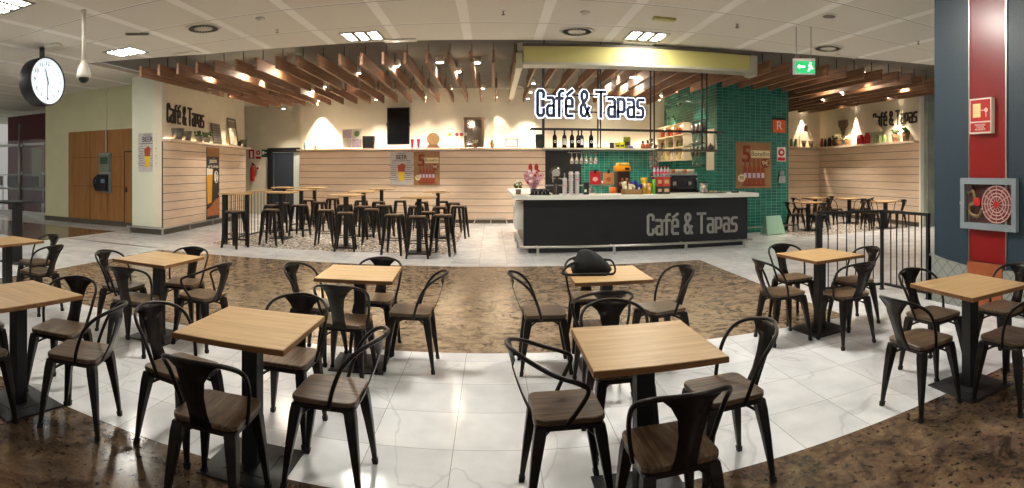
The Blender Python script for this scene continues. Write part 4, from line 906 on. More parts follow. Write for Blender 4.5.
    for i, (x, h, lc) in enumerate(((1.40, .28, (210, 150, 150)), (1.52, .40, (200, 200, 204)), (1.64, .40, (216, 120, 130)))):
        s = thing('cup_stack', ['short left stack of clear plastic cups on the counter', 'tall middle stack of clear plastic cups with clear lid', 'tall right stack of plastic cups with reddish rim band'][i], 'cup stack', (x, 10.42, Z), 0, 'stacks of plastic cups')
        mb = MB()
        for k in range(int(h / .04)): mb.lathe([(.036, k * .04), (.050, k * .04 + .036), (.050, k * .04 + .040)], 12)
        mb.build('cups', cm, s, True); MB().lathe([(.046, h - .12), (.046, h - .08)], 12).build('band', mat('cup_band_%d' % i, lc, .4), s); MB().lathe([(.050, h), (.050, h + .01), (.035, h + .05)], 12).build('lid', cm, s, True)
    k = thing('small_black_box', 'small black box beside the cup stacks on the counter', 'box', (1.83, 10.5, Z)); MB().box(-.05, -.05, 0, .05, .05, .24).build('body', M_BLACK, k, bevel=.005); MB().box(-.04, -.056, .05, .0, -.05, .1).build('label', M_WPL, k)
    for i, (x, col, lab) in enumerate(((2.02, (190, 26, 34), 'red picture card clipped above the steel back counter'), (2.29, (206, 140, 84), 'orange-brown picture card clipped above the steel back counter'))):
        X = x * 13.6 / 10.5
        c = thing('picture_card', lab, 'card', (X, 13.66, 1.24)); MB().box(-.14, -.012, 0, .14, .0, .33 - .03 * i).build('card', mat('card_%d' % i, col, .5), c)
        MB().box(-.03, -.018, .28, .03, .006, .38).build('clip', M_BLACK, c); MB().ball((0, -.014, .13), .07, .004, .06).build('printed_picture', mat('card_print_%d' % i, (232, 180, 170) if i == 0 else (176, 96, 54), .5), c)
    # juicer, standing on the steel top
    j = thing('juice_machine', 'orange and yellow topped citrus juicer on the back counter', 'juicer', (3.27, 13.4, .97)); j.scale = (.8, .9, 1.2)
    MB().box(-.20, -.17, .0, .20, .2, .50).build('body', mat('juicer_dark', (66, 40, 30), .35), j, bevel=.02)
    MB().loft([[Vector((-.26, -.22, .5)), Vector((.22, -.22, .5)), Vector((.22, .2, .5)), Vector((-.26, .2, .5))], [Vector((-.25, -.2, .62)), Vector((.2, -.2, .62)), Vector((.2, .2, .62)), Vector((-.25, .2, .62))]]).build('hood', mat('juicer_orange', (246, 158, 18), .35), j, bevel=.03)
    MB().box(-.18, -.19, .62, .17, .18, .68).build('fruit_basket', mat('juicer_yellow', (240, 200, 90), .4, noise=.3, scale=20), j, bevel=.02); MB().box(.02, -.226, .53, .17, -.22, .58).build('display', M_BLACK, j)
    mb = MB()
    for a in range(5): mb.ball((-.12 + .07 * a, -.19, .24 + .08 * (a % 2)), .045, n=8)
    mb.build('orange_squeezers', mat('squeezer_brown', (150, 78, 40), .4), j)
    o = thing('orange_cup', 'bright orange container beneath the juicer', 'container', (2.98, 12.98, .97)); o.location = (2.96, 13.15, .97); MB().lathe([(0, 0), (.08, 0), (.09, .2), (.08, .2)], 14).build('body', mat('cup_orange', (236, 110, 16), .4), o, True); MB().lathe([(.092, .19), (.092, .21)], 14).build('rim', mat('cup_orange', (0, 0, 0)), o, True)
    o = thing('steel_jug', 'silver jug on the back counter left of the juicer', 'jug', (2.42, 13.2, .97)); MB().lathe([(0, 0), (.07, 0), (.08, .06), (.06, .16), (.065, .2)], 14).build('body', M_CHROME, o, True); MB().tube(smooth_path([(.06, 0, .17), (.12, 0, .15), (.12, 0, .08), (.075, 0, .06)]), .008).build('handle', M_CHROME, o)
    # snack basket
    bk = thing('snack_basket', 'low kraft tray holding snack bags on the counter', 'basket', (2.74, 10.45, Z)); kr = mat('kraft_basket', (168, 126, 78), .7, noise=.3, scale=40)
    MB().box(-.19, -.12, 0, .19, .12, .012).box(-.19, -.12, 0, .19, -.11, .10).box(-.19, .11, 0, .19, .12, .10).box(-.19, -.12, 0, -.18, .12, .10).box(.18, -.12, 0, .19, .12, .10).build('tray', kr, bk)
    def bag(x, y, z, w_, h_, col, lab, tilt=0):
        b = thing('snack_bag', lab, 'snack bag', (x, y, z), 0, 'snack bags in the counter tray'); M = Matrix.Rotation(tilt, 4, 'Y')
        rings = []
        for t_ in range(7):
            u = t_ / 6; d = .004 + .035 * math.sin(PI * u); ww = w_ / 2 * (1 - .12 * math.sin(PI * u))
            rings.append([M @ Vector((-ww, 0, u * h_)), M @ Vector((0, -d, u * h_)), M @ Vector((ww, 0, u * h_)), M @ Vector((0, d, u * h_))])
        MB().loft(rings).build('bag', mat('bag_%d_%d_%d' % col, col, .35, noise=.3, scale=16), b, True); MB().ball((0, -.033, h_ * .5), w_ * .2, .008, h_ * .15).build('print', mat('bag_print', (236, 226, 190), .5), b)
    for a in ((2.62, 10.47, 1.135, .12, .24, (214, 204, 170), 'cream snack bag at the left of the kraft tray', -.15), (2.70, 10.41, 1.135, .12, .19, (206, 192, 150), 'shorter cream snack bag in front in the kraft tray', .1), (2.79, 10.48, 1.135, .14, .25, (36, 52, 148), 'blue snack bag standing at the back of the kraft tray', .0), (2.87, 10.41, 1.135, .12, .19, (30, 44, 130), 'darker blue snack bag at the right front of the kraft tray', .12)): bag(*a)
    for a in ((3.03, 10.52, Z, .15, .33, (232, 176, 26), 'tall yellow snack bag right of the kraft tray', -.05), (3.08, 10.40, Z, .12, .22, (222, 158, 30), 'shorter golden snack bag in front of the tall yellow one', .04)): bag(*a)
    o = thing('green_can', 'bright green tall can beside the yellow snack bags', 'can', (3.19, 10.42, Z)); MB().lathe([(0, 0), (.032, 0), (.036, .01), (.036, .27), (.028, .29)], 14).build('can_body', mat('can_green', (92, 176, 60), .3), o, True); MB().lathe([(.03, .288), (.03, .294)], 12).build('can_lid', M_CHROME, o)
    def stackbox(x0, x1, z0, z1, col, lab, nm='display_box'):
        b = thing(nm, lab, 'display box', ((x0 + x1) / 2, 10.47, z0)); w_ = x1 - x0
        MB().box(-w_ / 2, -.09, 0, w_ / 2, .09, z1 - z0).build('carton', mat('sb_%d_%d_%d' % col, col, .45), b, bevel=.004); MB().box(-w_ * .3, -.094, (z1 - z0) * .3, w_ * .3, -.09, (z1 - z0) * .7).build('label', mat('sb_label', (206, 170, 120), .5), b)
    stackbox(3.24, 3.36, Z, Z + .15, (34, 30, 34), 'black display box at the foot of the left stack'); stackbox(3.37, 3.52, Z, Z + .15, (60, 56, 52), 'dark grey display box at the foot of the right stack')
    stackbox(3.24, 3.36, Z + .152, Z + .34, (176, 34, 30), 'red display box on top of the black one'); stackbox(3.37, 3.52, Z + .152, Z + .34, (186, 70, 40), 'orange-red display box on top of the grey one')
    tr = thing('water_bottle_tray', 'clear shelf carrying small water bottles above the display boxes', 'tray', (3.36, 10.47, Z + .342)); MB().box(-.19, -.09, 0, .19, .09, .012).build('tray', M_CHROME, tr)
    for i in range(5):
        b = thing('water_bottle', 'clear water bottle with red cap above the display boxes, %s' % ['leftmost', 'second from the left', 'middle one', 'second from the right', 'rightmost'][i], 'bottle', (3.22 + i * .072, 10.47, Z + .355), 0, 'small water bottles with red caps')
        MB().lathe([(0, 0), (.03, 0), (.03, .13), (.012, .16), (.012, .175)], 10).build('bottle_body', mat('pale_water_bottle', (206, 196, 206), .15, alpha=.8), b, True); MB().lathe([(.016, .175), (.016, .205), (0, .206)], 10).build('cap', M_RED, b); MB().lathe([(.031, .05), (.031, .09)], 10).build('label', mat('wb_label', (214, 60, 76), .5), b)
    # espresso machine at the right end of the counter
    m = thing('espresso_machine', 'dark chrome espresso machine with cups on top behind the right of the counter', 'coffee machine', (4.62, 12.9, .97)); m.location = (4.75, 13.3, .97)
    MB().box(-.42, -.25, .12, .42, .28, .50).build('body', mat('espresso_body', (70, 68, 68), .25, .8), m, bevel=.03); MB().box(-.45, -.28, .0, .45, .28, .12).build('drip_base', mat('espresso_dark', (36, 34, 34), .3, .5), m, bevel=.01)
    MB().box(-.40, -.27, .50, .40, .26, .56).build('cup_rail', M_CHROME, m)
    for x in (-.22, .2): MB().lathe([(.045, .24), (.045, .34)], 14, c=(x, -.29, 0)).build('group_head', M_CHROME, m, True); MB().tube([(x, -.3, .25), (x, -.46, .23)], .016).build('portafilter', M_BLACK, m)
    for x in (-.38, .38): MB().tube(smooth_path([(x, -.28, .42), (x, -.34, .34), (x, -.33, .18)]), .008).build('steam_wand', M_CHROME, m)
    pals = [(214, 196, 166), (196, 120, 60), (232, 220, 200)]
    for r_ in range(2):
        for i in range(7):
            o = MB().lathe([(0, 0), (.045, 0), (.055, .09), (.05, .09), (.04, .01)], 10).build('coffee_cup', mat('cup_col_%d' % ((i + r_) % 3), pals[(i + r_) % 3], .4), loc=(4.44 + i * .105, 13.16 + r_ * .14, 1.532 + .0), smooth=True)
            tag(o, 'coffee cup on the espresso machine, %s from the left in the %s row' % (['first', 'second', 'third', 'fourth', 'fifth', 'sixth', 'seventh'][i], ['front', 'rear'][r_]), 'cup', 'cups on the espresso machine')
    g = thing('coffee_grinder', 'dark coffee grinder with hopper left of the espresso machine', 'coffee grinder', (4.08, 13.3, .97)); MB().box(-.1, -.12, 0, .1, .15, .36).build('body', mat('espresso_dark', (0, 0, 0)), g, bevel=.02); MB().lathe([(.05, .36), (.11, .46), (.11, .58), (.10, .6)], 14).build('hopper', mat('hopper_smoke', (80, 70, 64), .2), g, True)
    o = thing('patterned_canister', 'black and white canister at the right of the counter', 'canister', (4.30, 10.5, Z)); MB().lathe([(0, 0), (.08, 0), (.085, .02), (.085, .18), (.07, .21), (0, .215)], 18).build('body', mat('canister_mix', (214, 206, 190), .4, col2=(40, 36, 34), scale=14), o, True); MB().lathe([(.075, .205), (.075, .22), (.02, .235), (0, .25)], 16).build('lid', M_BLACK, o, True)
    o = thing('serving_tray', 'flat black tray with small packets right of the canister', 'tray', (4.50, 10.42, Z)); MB().box(-.28, -.10, 0, .24, .10, .015).build('tray', M_BLACK, o, bevel=.004)
    for i in range(3): tag(MB().box(-.035, -.02, 0, .035, .02, .035).build('sugar_packet', mat('packet_%d' % i, [(206, 170, 90), (220, 214, 200), (150, 120, 70)][i], .5), loc=(4.42 + i * .1, 10.4, Z + .016), rz=.4 * i, bevel=.004), ['golden packet at the left of the black tray', 'white packet in the middle of the black tray', 'brown packet at the right of the black tray'][i], 'packet')
    o = thing('card_terminal', 'small dark card reader near the right end of the counter', 'card reader', (4.98, 10.42, Z)); MB().box(-.07, -.05, 0, .07, .05, .03).build('body', M_BLACK, o, bevel=.01); MB().box(-.05, -.03, .03, .03, .03, .034).build('display', M_GREY, o)
    o = thing('cash_till', 'dark till screen on the back counter left of the steel shelf', 'till', (1.95, 13.35, .97)); MB().box(-.17, -.02, .1, .17, .02, .34).build('display', M_BLACK, o, bevel=.008); MB().box(-.15, -.12, 0, .15, .12, .1).build('base', M_BLACK, o, bevel=.01)
goods()

# ------------------------------------------------------------------ things on the ledges and the upper walls
def onwall(F, u, z, w_=0.07): return F @ T(u, z, w_)
def pot(M, r, h, lab, pm, plant=None, grp=None, nm='potted_plant', cat='potted plant'):
    t = thing(nm, lab, cat, group=grp, M=M); Mx = Matrix.Rotation(R(-90), 4, 'X')
    MB().lathe([(0, 0), (r * .72, 0), (r, h), (r * .9, h), (r * .7, h * .2)], 14, M=Mx).build('pot', pm, t, True)
    MB().lathe([(r * 1.03, h * .86), (r * 1.06, h * .9), (r * 1.06, h), (r * 1.0, h)], 14, M=Mx).build('rim', pm, t, True)
    if plant:
        mb = MB()
        for _ in range(22):
            a = random.uniform(0, 2 * PI); q = random.uniform(0, r * 1.1); mb.ball((q * math.cos(a), h + random.uniform(0, r * 1.2), q * math.sin(a)), r * .3, n=6, m=4)
        mb.build('foliage', plant, t)
    return t
GALV = mat('galvanised_grey', (128, 124, 118), .45, .5, noise=.2, scale=10)
pot(onwall(F_LEFT, .62, 2.38), .17, .29, 'larger grey metal bucket at the near end of the left ledge', GALV, nm='metal_bucket', cat='bucket')
pot(onwall(F_LEFT, 1.16, 2.38), .13, .25, 'smaller grey metal bucket second on the left ledge', GALV, nm='metal_bucket', cat='bucket')
for u, lab in ((1.88, 'left one of two bushy green plants on the left ledge'), (2.36, 'right one of two bushy green plants on the left ledge')):
    t = pot(onwall(F_LEFT, u, 2.38), .12, .16, lab, mat('zinc_pot', (120, 116, 104), .5), M_GREENS, 'bushy plants on the left ledge')
def slab(M, w_, h_, col, lab, nm, cat, frame_=None, extra=None, tilt=-8):
    t = thing(nm, lab, cat, M=M @ Matrix.Rotation(R(tilt), 4, 'X'))
    MB().box(-w_ / 2, 0, 0, w_ / 2, h_, .02).build('panel', mat('slab_%d_%d_%d' % col, col, .6), t)
    if frame_:
        b = .06; MB().box(-w_ / 2, 0, .02, -w_ / 2 + b, h_, .04).box(w_ / 2 - b, 0, .02, w_ / 2, h_, .04).box(-w_ / 2, 0, .02, w_ / 2, b, .04).box(-w_ / 2, h_ - b, .02, w_ / 2, h_, .04).build('frame', mat('fr_%d_%d_%d' % frame_, frame_, .5), t)
    if extra: extra(t, w_, h_)
    return t
def slatted(t, w_, h_):
    mb = MB()
    for i in range(8): mb.box(-w_ / 2 + .03, .04 + i * h_ / 8.4, .02, w_ / 2 - .03, .04 + i * h_ / 8.4 + h_ / 14, .035)
    mb.build('slats', mat('grey_slats', (146, 138, 132), .6), t)
slab(onwall(F_LEFT, 3.05, 2.39, .10), .62, .60, (96, 90, 86), 'grey slatted board leaning on the left ledge', 'slatted_board', 'board', None, slatted)
slab(onwall(F_LEFT, 4.42, 2.39, .05), .72, .88, (150, 140, 116), 'tall olive empty frame leaning at the back of the left ledge', 'leaning_picture', 'picture', (96, 90, 62))
slab(onwall(F_LEFT, 4.20, 2.39, .14), .48, .54, (206, 200, 182), 'small white frame in front of the tall olive frame', 'leaning_picture', 'picture', (214, 206, 186))
pot(onwall(F_LEFT, 4.85, 2.38), .09, .17, 'small dark pot near the far end of the left ledge', mat('dark_pot', (82, 72, 66), .6), nm='small_pot', cat='pot')
pot(onwall(F_LEFT, 5.27, 2.38), .12, .24, 'grey metal bucket at the far end of the left ledge', GALV, nm='metal_bucket', cat='bucket')
# back wall ledge, z 2.28 (front at y 16.3)
ZB = 2.28
def tumbler(x, h, r, col, lab, grp=None, cat='glass', y=16.42):
    o = thing('tumbler', lab, cat, (x, y, ZB), 0, grp); m = mat('tb_%d_%d_%d' % col, col, .2)
    MB().lathe([(0, 0), (r * .8, 0), (r, h), (r * .92, h), (r * .7, .02)], 14).build('body', m, o, True); MB().lathe([(r * .84, 0), (r * .84, .015)], 14).build('foot', m, o, True)
tumbler(-5.87, .23, .045, (120, 156, 160), 'tall bluish glass at the left end of the back ledge'); tumbler(-5.5, .16, .08, (190, 216, 216), 'pale bluish tumbler second on the back ledge')
t = thing('picture_board', 'square board of four pale pictures standing on the back ledge', 'picture', M=onwall(F_BACK, -4.31, ZB + .01, .10) @ Matrix.Rotation(R(-7), 4, 'X'))
MB().box(-.32, 0, 0, .32, .61, .02).build('panel', mat('board_white', (224, 218, 204), .6), t)
for i, (x, y, c_) in enumerate(((-.31, .31, (198, 176, 184)), (.01, .31, (220, 218, 200)), (-.31, .01, (214, 206, 192)), (.01, .01, (200, 178, 188)))):
    MB().box(x, y, .02, x + .29, y + .28, .024).build('print', mat('prt%d' % i, c_, .6, noise=.25, scale=24), t)
MB().lathe([(0, .024), (.09, .024), (.09, .028)], 20, c=(.15, .45, 0)).build('green_disc', mat('disc_green', (120, 140, 86), .6, noise=.3, scale=30), t)
t = thing('loudspeaker', 'small dark brown loudspeaker on the back ledge', 'loudspeaker', (-3.78, 16.42, ZB)); MB().box(-.18, -.09, 0, .18, .1, .38).build('cabinet', mat('speaker_brown', (44, 26, 22), .6), t, bevel=.008); MB().box(-.15, -.098, .03, .15, -.09, .35).build('grille', M_BLACK, t)
t = thing('television', 'black television mounted upright on the back wall', 'television', (-2.85, 16.45, 2.95)); MB().box(-.35, -.05, -.57, .35, .0, .57).build('casing', M_BLACK, t, bevel=.01); MB().box(-.32, -.054, -.53, .32, -.05, .53).build('screen', mat('tv_screen', (8, 8, 10), .12), t)
MB().box(-.15, 0, -.2, .15, .15, .2).build('wall_mount', M_BLACK, t); MB().box(-.37, -.04, .0, -.35, -.01, .1).box(.35, -.04, 0, .37, -.01, .1).build('side_knob', M_BLACK, t)
for i, x in enumerate((-2.42, -2.23)): tumbler(x, .27, .055, (176, 24, 34), ['left one of two tall red tumblers by the television', 'right one of two tall red tumblers by the television'][i], 'red tumblers by the television')
t = thing('round_wicker_plaque', 'round woven plaque on a wooden stand on the back ledge', 'decoration', (-1.78, 16.42, ZB))
MB().lathe([(0, -.015), (.20, -.015), (.20, .015), (0, .015)], 28, M=Matrix.Rotation(R(90), 4, 'X'), c=(0, 0, .26)).build('disc', mat('wicker', (160, 124, 80), .8, noise=.4, scale=40), t)
MB().box(-.21, -.06, 0, .21, .06, .05).box(-.16, -.05, .05, .16, .05, .10).build('stand', mat('wood_stand', (120, 84, 50), .6), t)
for i, (x, col, h, lab) in enumerate(((-1.27, (232, 196, 20), .40, 'single yellow daisy in a clear vase on the back ledge'), (-1.06, (196, 20, 60), .40, 'single pink-red daisy in a clear vase on the back ledge'), (-.92, (186, 16, 50), .40, 'single dark red daisy between the pink and the white one'), (-.80, (232, 222, 200), .41, 'single white flower in a clear vase by the mirror'))):
    t = thing('flower_vase', lab, 'vase', (x, 16.40, ZB)); MB().lathe([(0, 0), (.035, 0), (.035, .10), (.015, .15), (.018, .18)], 12).build('vase', mat('vase_glass', (214, 206, 190), .1, alpha=.6), t, True)
    MB().tube([(0, 0, .02), (.005, 0, h)], .004, 5).build('stem', M_GREENS, t)
    mb = MB(); mr = Matrix.Rotation(R(80), 4, 'X')
    for k in range(10): a = 2 * PI * k / 10; mb.ball((.036 * math.cos(a), -.01, h + .036 * math.sin(a)), .02, .008, .02, n=6, m=4)
    mb.build('petals', mat('fl%d' % i, col, .6), t); MB().ball((0, -.015, h), .018, .01, .018, n=8, m=4).build('centre', mat('fl_c', (150, 110, 40), .6), t)
t = thing('mirror', 'wood framed mirror standing on the back ledge', 'mirror', M=onwall(F_BACK, -.52, ZB + .01, .06) @ Matrix.Rotation(R(-3), 4, 'X'))
MB().box(-.32, 0, .02, -.24, .90, .05).box(.20, 0, .02, .28, .90, .05).box(-.32, 0, .02, .28, .07, .05).box(-.34, .84, .02, .33, .91, .055).build('frame', mat('mirror_frame', (128, 100, 78), .5), t); MB().box(-.3, 0, 0, .26, .88, .02).build('backing', M_TRIM, t); MB().box(-.24, .07, .02, .20, .84, .024).build('glass', mat('mirror_glass', (150, 142, 132), .08, 1), t)
def bpot(x, lab, leaf): 
    t = thing('potted_plant', lab, 'potted plant', (x, 16.38, ZB)); MB().lathe([(0, 0), (.055, 0), (.075, .13), (.065, .13), (.05, .02)], 12).build('pot', mat('tan_pot', (166, 128, 84), .6), t, True)
    mb = MB()
    for _ in range(16): a = random.uniform(0, 2 * PI); q = random.uniform(0, .07); mb.ball((q * math.cos(a), q * math.sin(a), .14 + random.uniform(0, .09)), .026, n=6, m=4)
    mb.build('foliage', leaf, t)
bpot(-.5, 'tan pot of pale cream flowers in front of the mirror', mat('cream_flowers', (226, 220, 170), .6)); bpot(.01, 'small tan pot between the mirror and the certificate', mat('olive_leaves', (150, 140, 70), .6))
t = thing('framed_certificate', 'small dark framed certificate on the back ledge', 'picture frame', M=onwall(F_BACK, .59, ZB + .01, .10) @ Matrix.Rotation(R(-8), 4, 'X')); MB().box(-.19, 0, 0, .19, .27, .015).build('frame', mat('dark_frame', (70, 36, 32), .5), t); MB().box(-.155, .03, .015, .155, .24, .018).build('paper', mat('paper_white', (236, 226, 216), .6), t); MB().box(-.1, .14, .018, .1, .15, .020).box(-.1, .11, .018, .1, .12, .020).build('printed_lines', M_GREY, t)
# right wall ledge z 2.44: u = -(distance from the near end)
def rj(u, h, r, col, lab, nm='jar', cat='jar', y=.09, prof=None, grp=None):
    t = thing(nm, lab, cat, group=grp, M=F_RIGHT @ T(-u, 2.44, y)); Mx = Matrix.Rotation(R(-90), 4, 'X'); m = mat('rj_%d_%d_%d' % col, col, .35)
    MB().lathe(prof or [(0, 0), (r, 0), (r * 1.05, .02), (r * 1.05, h * .8), (r * .7, h * .9), (r * .7, h)], 14, M=Mx).build('body', m, t, True)
    MB().lathe([(r * .75, h), (r * .75, h + .02), (0, h + .022)], 12, M=Mx).build('lid', m, t, True)
rj(5.49 - .15, .30, .055, (150, 28, 30), 'small red bottle beside the dark bottles of the right ledge', 'small_bottle', 'bottle')
rj(5.10, .26, .05, (58, 48, 40), 'small dark bottle next to the small red bottle', 'small_bottle', 'bottle'); rj(4.80, .30, .07, (50, 32, 26), 'dark rounded vase on the right ledge', 'dark_vase', 'vase')
rj(2.86, .29, .13, (178, 20, 26), 'wide domed red jar on the right ledge', 'red_jar', prof=[(0, 0), (.13, 0), (.13, .2), (.10, .28), (0, .30)]); rj(2.48, .33, .09, (184, 18, 26), 'narrow tall red jar on the right ledge', 'red_jar')
for i, u in enumerate((2.02, 1.78, 1.54)): rj(u, .25, .06, (140, 156, 96), 'green glass jar below the right lettering, ' + ['farthest of three', 'middle of three', 'nearest of three'][i], 'green_jar', grp='green glass jars on the right ledge')
BP = mat('brown_clay_pot', (128, 96, 62), .6)
pot(F_RIGHT @ T(-1.02, 2.44, .1), .11, .22, 'tan pot with small plant, second from the near end of the right ledge', BP, M_GREENS); pot(F_RIGHT @ T(-.52, 2.44, .1), .12, .24, 'tan pot with small plant at the near end of the right ledge', BP, M_GREENS)
pot(F_RIGHT @ T(-3.64, 2.44, .1), .10, .20, 'small clay pot beside the bright wall light cone', BP, mat('cream_flowers', (0, 0, 0)))
pot(F_RIGHT @ T(-4.42, 2.44, .1), .13, .2, 'dark planter with leaves under the brown funnel shape', mat('dark_pot', (0, 0, 0)), M_GREENS); pot(F_RIGHT @ T(-4.10, 2.44, .12), .15, .22, 'pot with pale flowers next to the dark planter', BP, mat('cream_flowers', (0, 0, 0)))
def flatshape(M, poly, col, lab, nm, cat, dep=.05, trim=None):
    t = thing(nm, lab, cat, M=M); MB().prism(poly, 0, dep).build('panel', mat('fs_%d_%d_%d' % col, col, .6), t)
    if trim: MB().prism(trim[0], dep, dep + .012).build('inner_panel', mat('fs_%d_%d_%d' % trim[1], trim[1], .6), t)
flatshape(F_RIGHT @ T(-4.05, 2.80, -.03), [(-.04, 0), (.04, 0), (.06, .12), (.26, .34), (.26, .52), (-.26, .52), (-.26, .34), (-.06, .12)], (92, 70, 54), 'brown funnel-shaped wall ornament on the right wall', 'funnel_ornament', 'ornament', .06)
flatshape(F_RIGHT @ T(-2.08, 2.80, -.0), [(-.34, 0), (.34, 0), (.30, .08), (.07, .24), (.06, .44), (-.06, .44), (-.07, .24), (-.30, .08)], (226, 214, 188), 'pale bottle-shaped wall ornament beside the right lettering', 'cone_ornament', 'ornament', .12)
t = thing('house_ornament', 'pale open house-shaped ornament with chimney on the far right ledge', 'ornament', (10.65, 16.42, 2.80)); hm = mat('house_outline', (206, 186, 160), .6)
MB().tube([(-.28, 0, -.1), (-.24, 0, .06), (-.06, 0, .22), (-.06, 0, .42), (.07, 0, .42), (.07, 0, .22), (.26, 0, .06), (.30, 0, -.1)], .014, 6).build('outline', hm, t); MB().box(-.06, -.02, .2, .07, .02, .42).build('chimney', mat('house_chimney', (150, 110, 90), .6), t)
MB().box(-.28, -.03, -.36, -.26, .03, -.1).box(.28, -.03, -.36, .30, .03, -.1).build('legs', hm, t)
for i, (x, lab) in enumerate(((10.55, 'left clay pot under the house-shaped ornament'), (10.85, 'right clay pot under the house-shaped ornament'))):
    t = thing('clay_pot', lab, 'pot', (x, 16.38, 2.44)); MB().lathe([(0, 0), (.06, 0), (.09, .22), (.08, .22), (.06, .02)], 12).build('pot', mat('dark_clay', (104, 80, 60), .6), t, True); MB().lathe([(.095, .19), (.095, .225)], 12).build('rim', mat('dark_clay', (0, 0, 0)), t, True)
for i, x in enumerate((10.05, 10.22)):
    t = thing('green_jar', ['left green jar beside the teal pillar on the far ledge', 'right green jar beside the teal pillar on the far ledge'][i], 'jar', (x, 16.4, 2.44)); MB().lathe([(0, 0), (.07, 0), (.07, .17), (.05, .2), (.05, .24)], 12).build('body', mat('jar_sage', (138, 156, 110), .3), t, True); MB().lathe([(.055, .24), (.055, .26)], 12).build('lid', M_TRIM, t)
for x, y, s_ in ((9.3, 13.4, 'over the tables of the right dining corner'), (-7.0, 17.4, 'in front of the dark door'), (-4.2, 13.2, 'over the left high tables'), (-2.9, 11.6, 'over the middle front bar table'), (8.9, 11.9, 'between the railing and the right dining corner')):  # extra downlights, added to brighten the cafe and the door corner
    downlight(x, y, 190, 'added round white downlight ' + s_, 3.72, 100, 1)
light('bar_area_light', 'AREA', (3.3, 14.2, 3.9), 60, (1, .9, .74), 1.2, sy=.6)  # bare area light above the back bar, no fitting modelled

# back wall low rail
t = thing('wall_guard_rail', 'short bent chrome guard rail at the foot of the back wall', 'rail', (0, 16.2, 0)); MB().tube([(-.55, 0, 0), (-.48, 0, .17), (.40, 0, .17), (.46, 0, 0)], .022).build('rail', M_CHROME, t, True); MB().box(-.05, -.015, 0, -.02, .015, .16).build('post', M_CHROME, t)

# ------------------------------------------------------------------ railings
def railing(a, b, lab, n, h=1.06, cap=M_BLACK, capw=.05, ends=(.05, .05), base=.06, nm='black_railing'):
    a = Vector((a[0], a[1], 0)); b = Vector((b[0], b[1], 0)); L = (b - a).length; rz = math.atan2((b - a).y, (b - a).x)
    t = thing(nm, lab, 'railing', a, rz)
    MB().box(-.02, -capw / 2, h - .035, L + .02, capw / 2, h).build('top_rail', cap, t); MB().box(0, -.015, base, L, .015, base + .03).build('bottom_rail', M_BLACK, t)
    for x, e in ((0, ends[0]), (L, ends[1])):
        if e: MB().box(x - e / 2, -e / 2, 0, x + e / 2, e / 2, h - .035).box(x - e * .8, -e * .8, 0, x + e * .8, e * .8, .01).build('post', M_BLACK, t)
    for i in range(1, n): MB().box(L * i / n - .006, -.006, base + .03, L * i / n + .006, .006, h - .035).build('baluster', M_BLACK, t)
    return t
railing((3.93, 5.75), (4.78, 5.5), 'black metal railing section facing the hall by the pillar, with a thick left post', 7, ends=(.075, .04))
railing((4.80, 5.46), (4.82, 4.68), 'black metal railing section running back to the blue pillar', 7, ends=(0, .04))
railing((-5.57, 10.5), (-5.57, 12.9), 'long black railing with wood cap beside the left bar tables', 13, 1.10, M_OAK, .14)
def railtable():
    t = thing('bar_rail_table', 'high bar table with balusters under its oak top, leftmost of the high tables', 'bar table', (-5.28, 10.42, 0))
    MB().box(-.33, -.22, 1.08, .31, .22, 1.11).build('table_top', M_OAK, t)
    for x in (-.30, .26): MB().box(x - .035, -.035, 0, x + .035, .035, 1.08).build('leg', M_BLACK, t)
    MB().box(-.30, -.015, .10, .26, .015, .13).build('stretcher', M_BLACK, t)
    for i in range(1, 6): MB().box(-.30 + .093 * i - .006, -.006, .13, -.30 + .093 * i + .006, .006, 1.08).build('baluster', M_BLACK, t)
railtable()

# ------------------------------------------------------------------ tables
def make_table():
    t = thing('cafe_table', '', 'table')
    MB().box(-.305, -.318, .722, .305, .318, .75).build('table_top', M_OAK, t, bevel=.003)
    MB().box(-.307, -.320, .720, .307, .320, .746).build('edge_band', M_OAKE, t)
    MB().box(-.15, -.15, .712, .15, .15, .72).build('top_bracket', M_BLACK, t)
    MB().box(-.045, -.045, .012, .045, .045, .712).build('pedestal', M_BLACK, t, bevel=.004)
    MB().box(-.22, -.22, 0, .22, .22, .010).box(-.12, -.12, .01, .12, .12, .014).build('base_plate', M_BLACK, t, bevel=.003)
    return t
TB = [(.725, 2.54, 0, 'square oak cafe table in the centre foreground'), (.92, 4.32, 0, 'square oak cafe table carrying the black bag'), (-1.07, 4.34, 3, 'square oak cafe table at middle left, between the brown marble and the white tiles'), (-1.25, 2.66, 0, 'square oak cafe table at the left of the foreground'),
      (-2.99, 4.27, -3, 'square oak cafe table on the brown marble at the left, with four chairs'), (-2.84, 2.40, -8, 'square oak cafe table cut off by the lower left edge'), (-5.08, 4.12, -3, 'farthest left square oak cafe table'), (3.08, 4.49, 6, 'square oak cafe table in front of the railing'), (3.08, 2.56, -4, 'square oak cafe table beside the blue pillar')]
tp = make_table()
for i, (x, y, a, lab) in enumerate(TB):
    t = tp if i == 0 else copy_tree(tp)
    t.location = (x, y, 0); t.rotation_euler = (0, 0, R(a)); t['label'] = lab; t['group'] = 'square oak cafe tables'
RT = [(8.0, 12.2, 'oak table nearest the teal pillar in the right dining corner'), (9.5, 14.1, 'farthest oak table in the right dining corner'), (10.15, 13.2, 'oak table at the middle of the right boarded wall'), (9.95, 11.3, 'oak table nearest the right lettering wall end')]
for x, y, lab in RT:
    t = copy_tree(tp); t.location = (x, y, 0); t.rotation_euler = (0, 0, 0); t['label'] = lab; t['group'] = 'oak tables in the right dining corner'

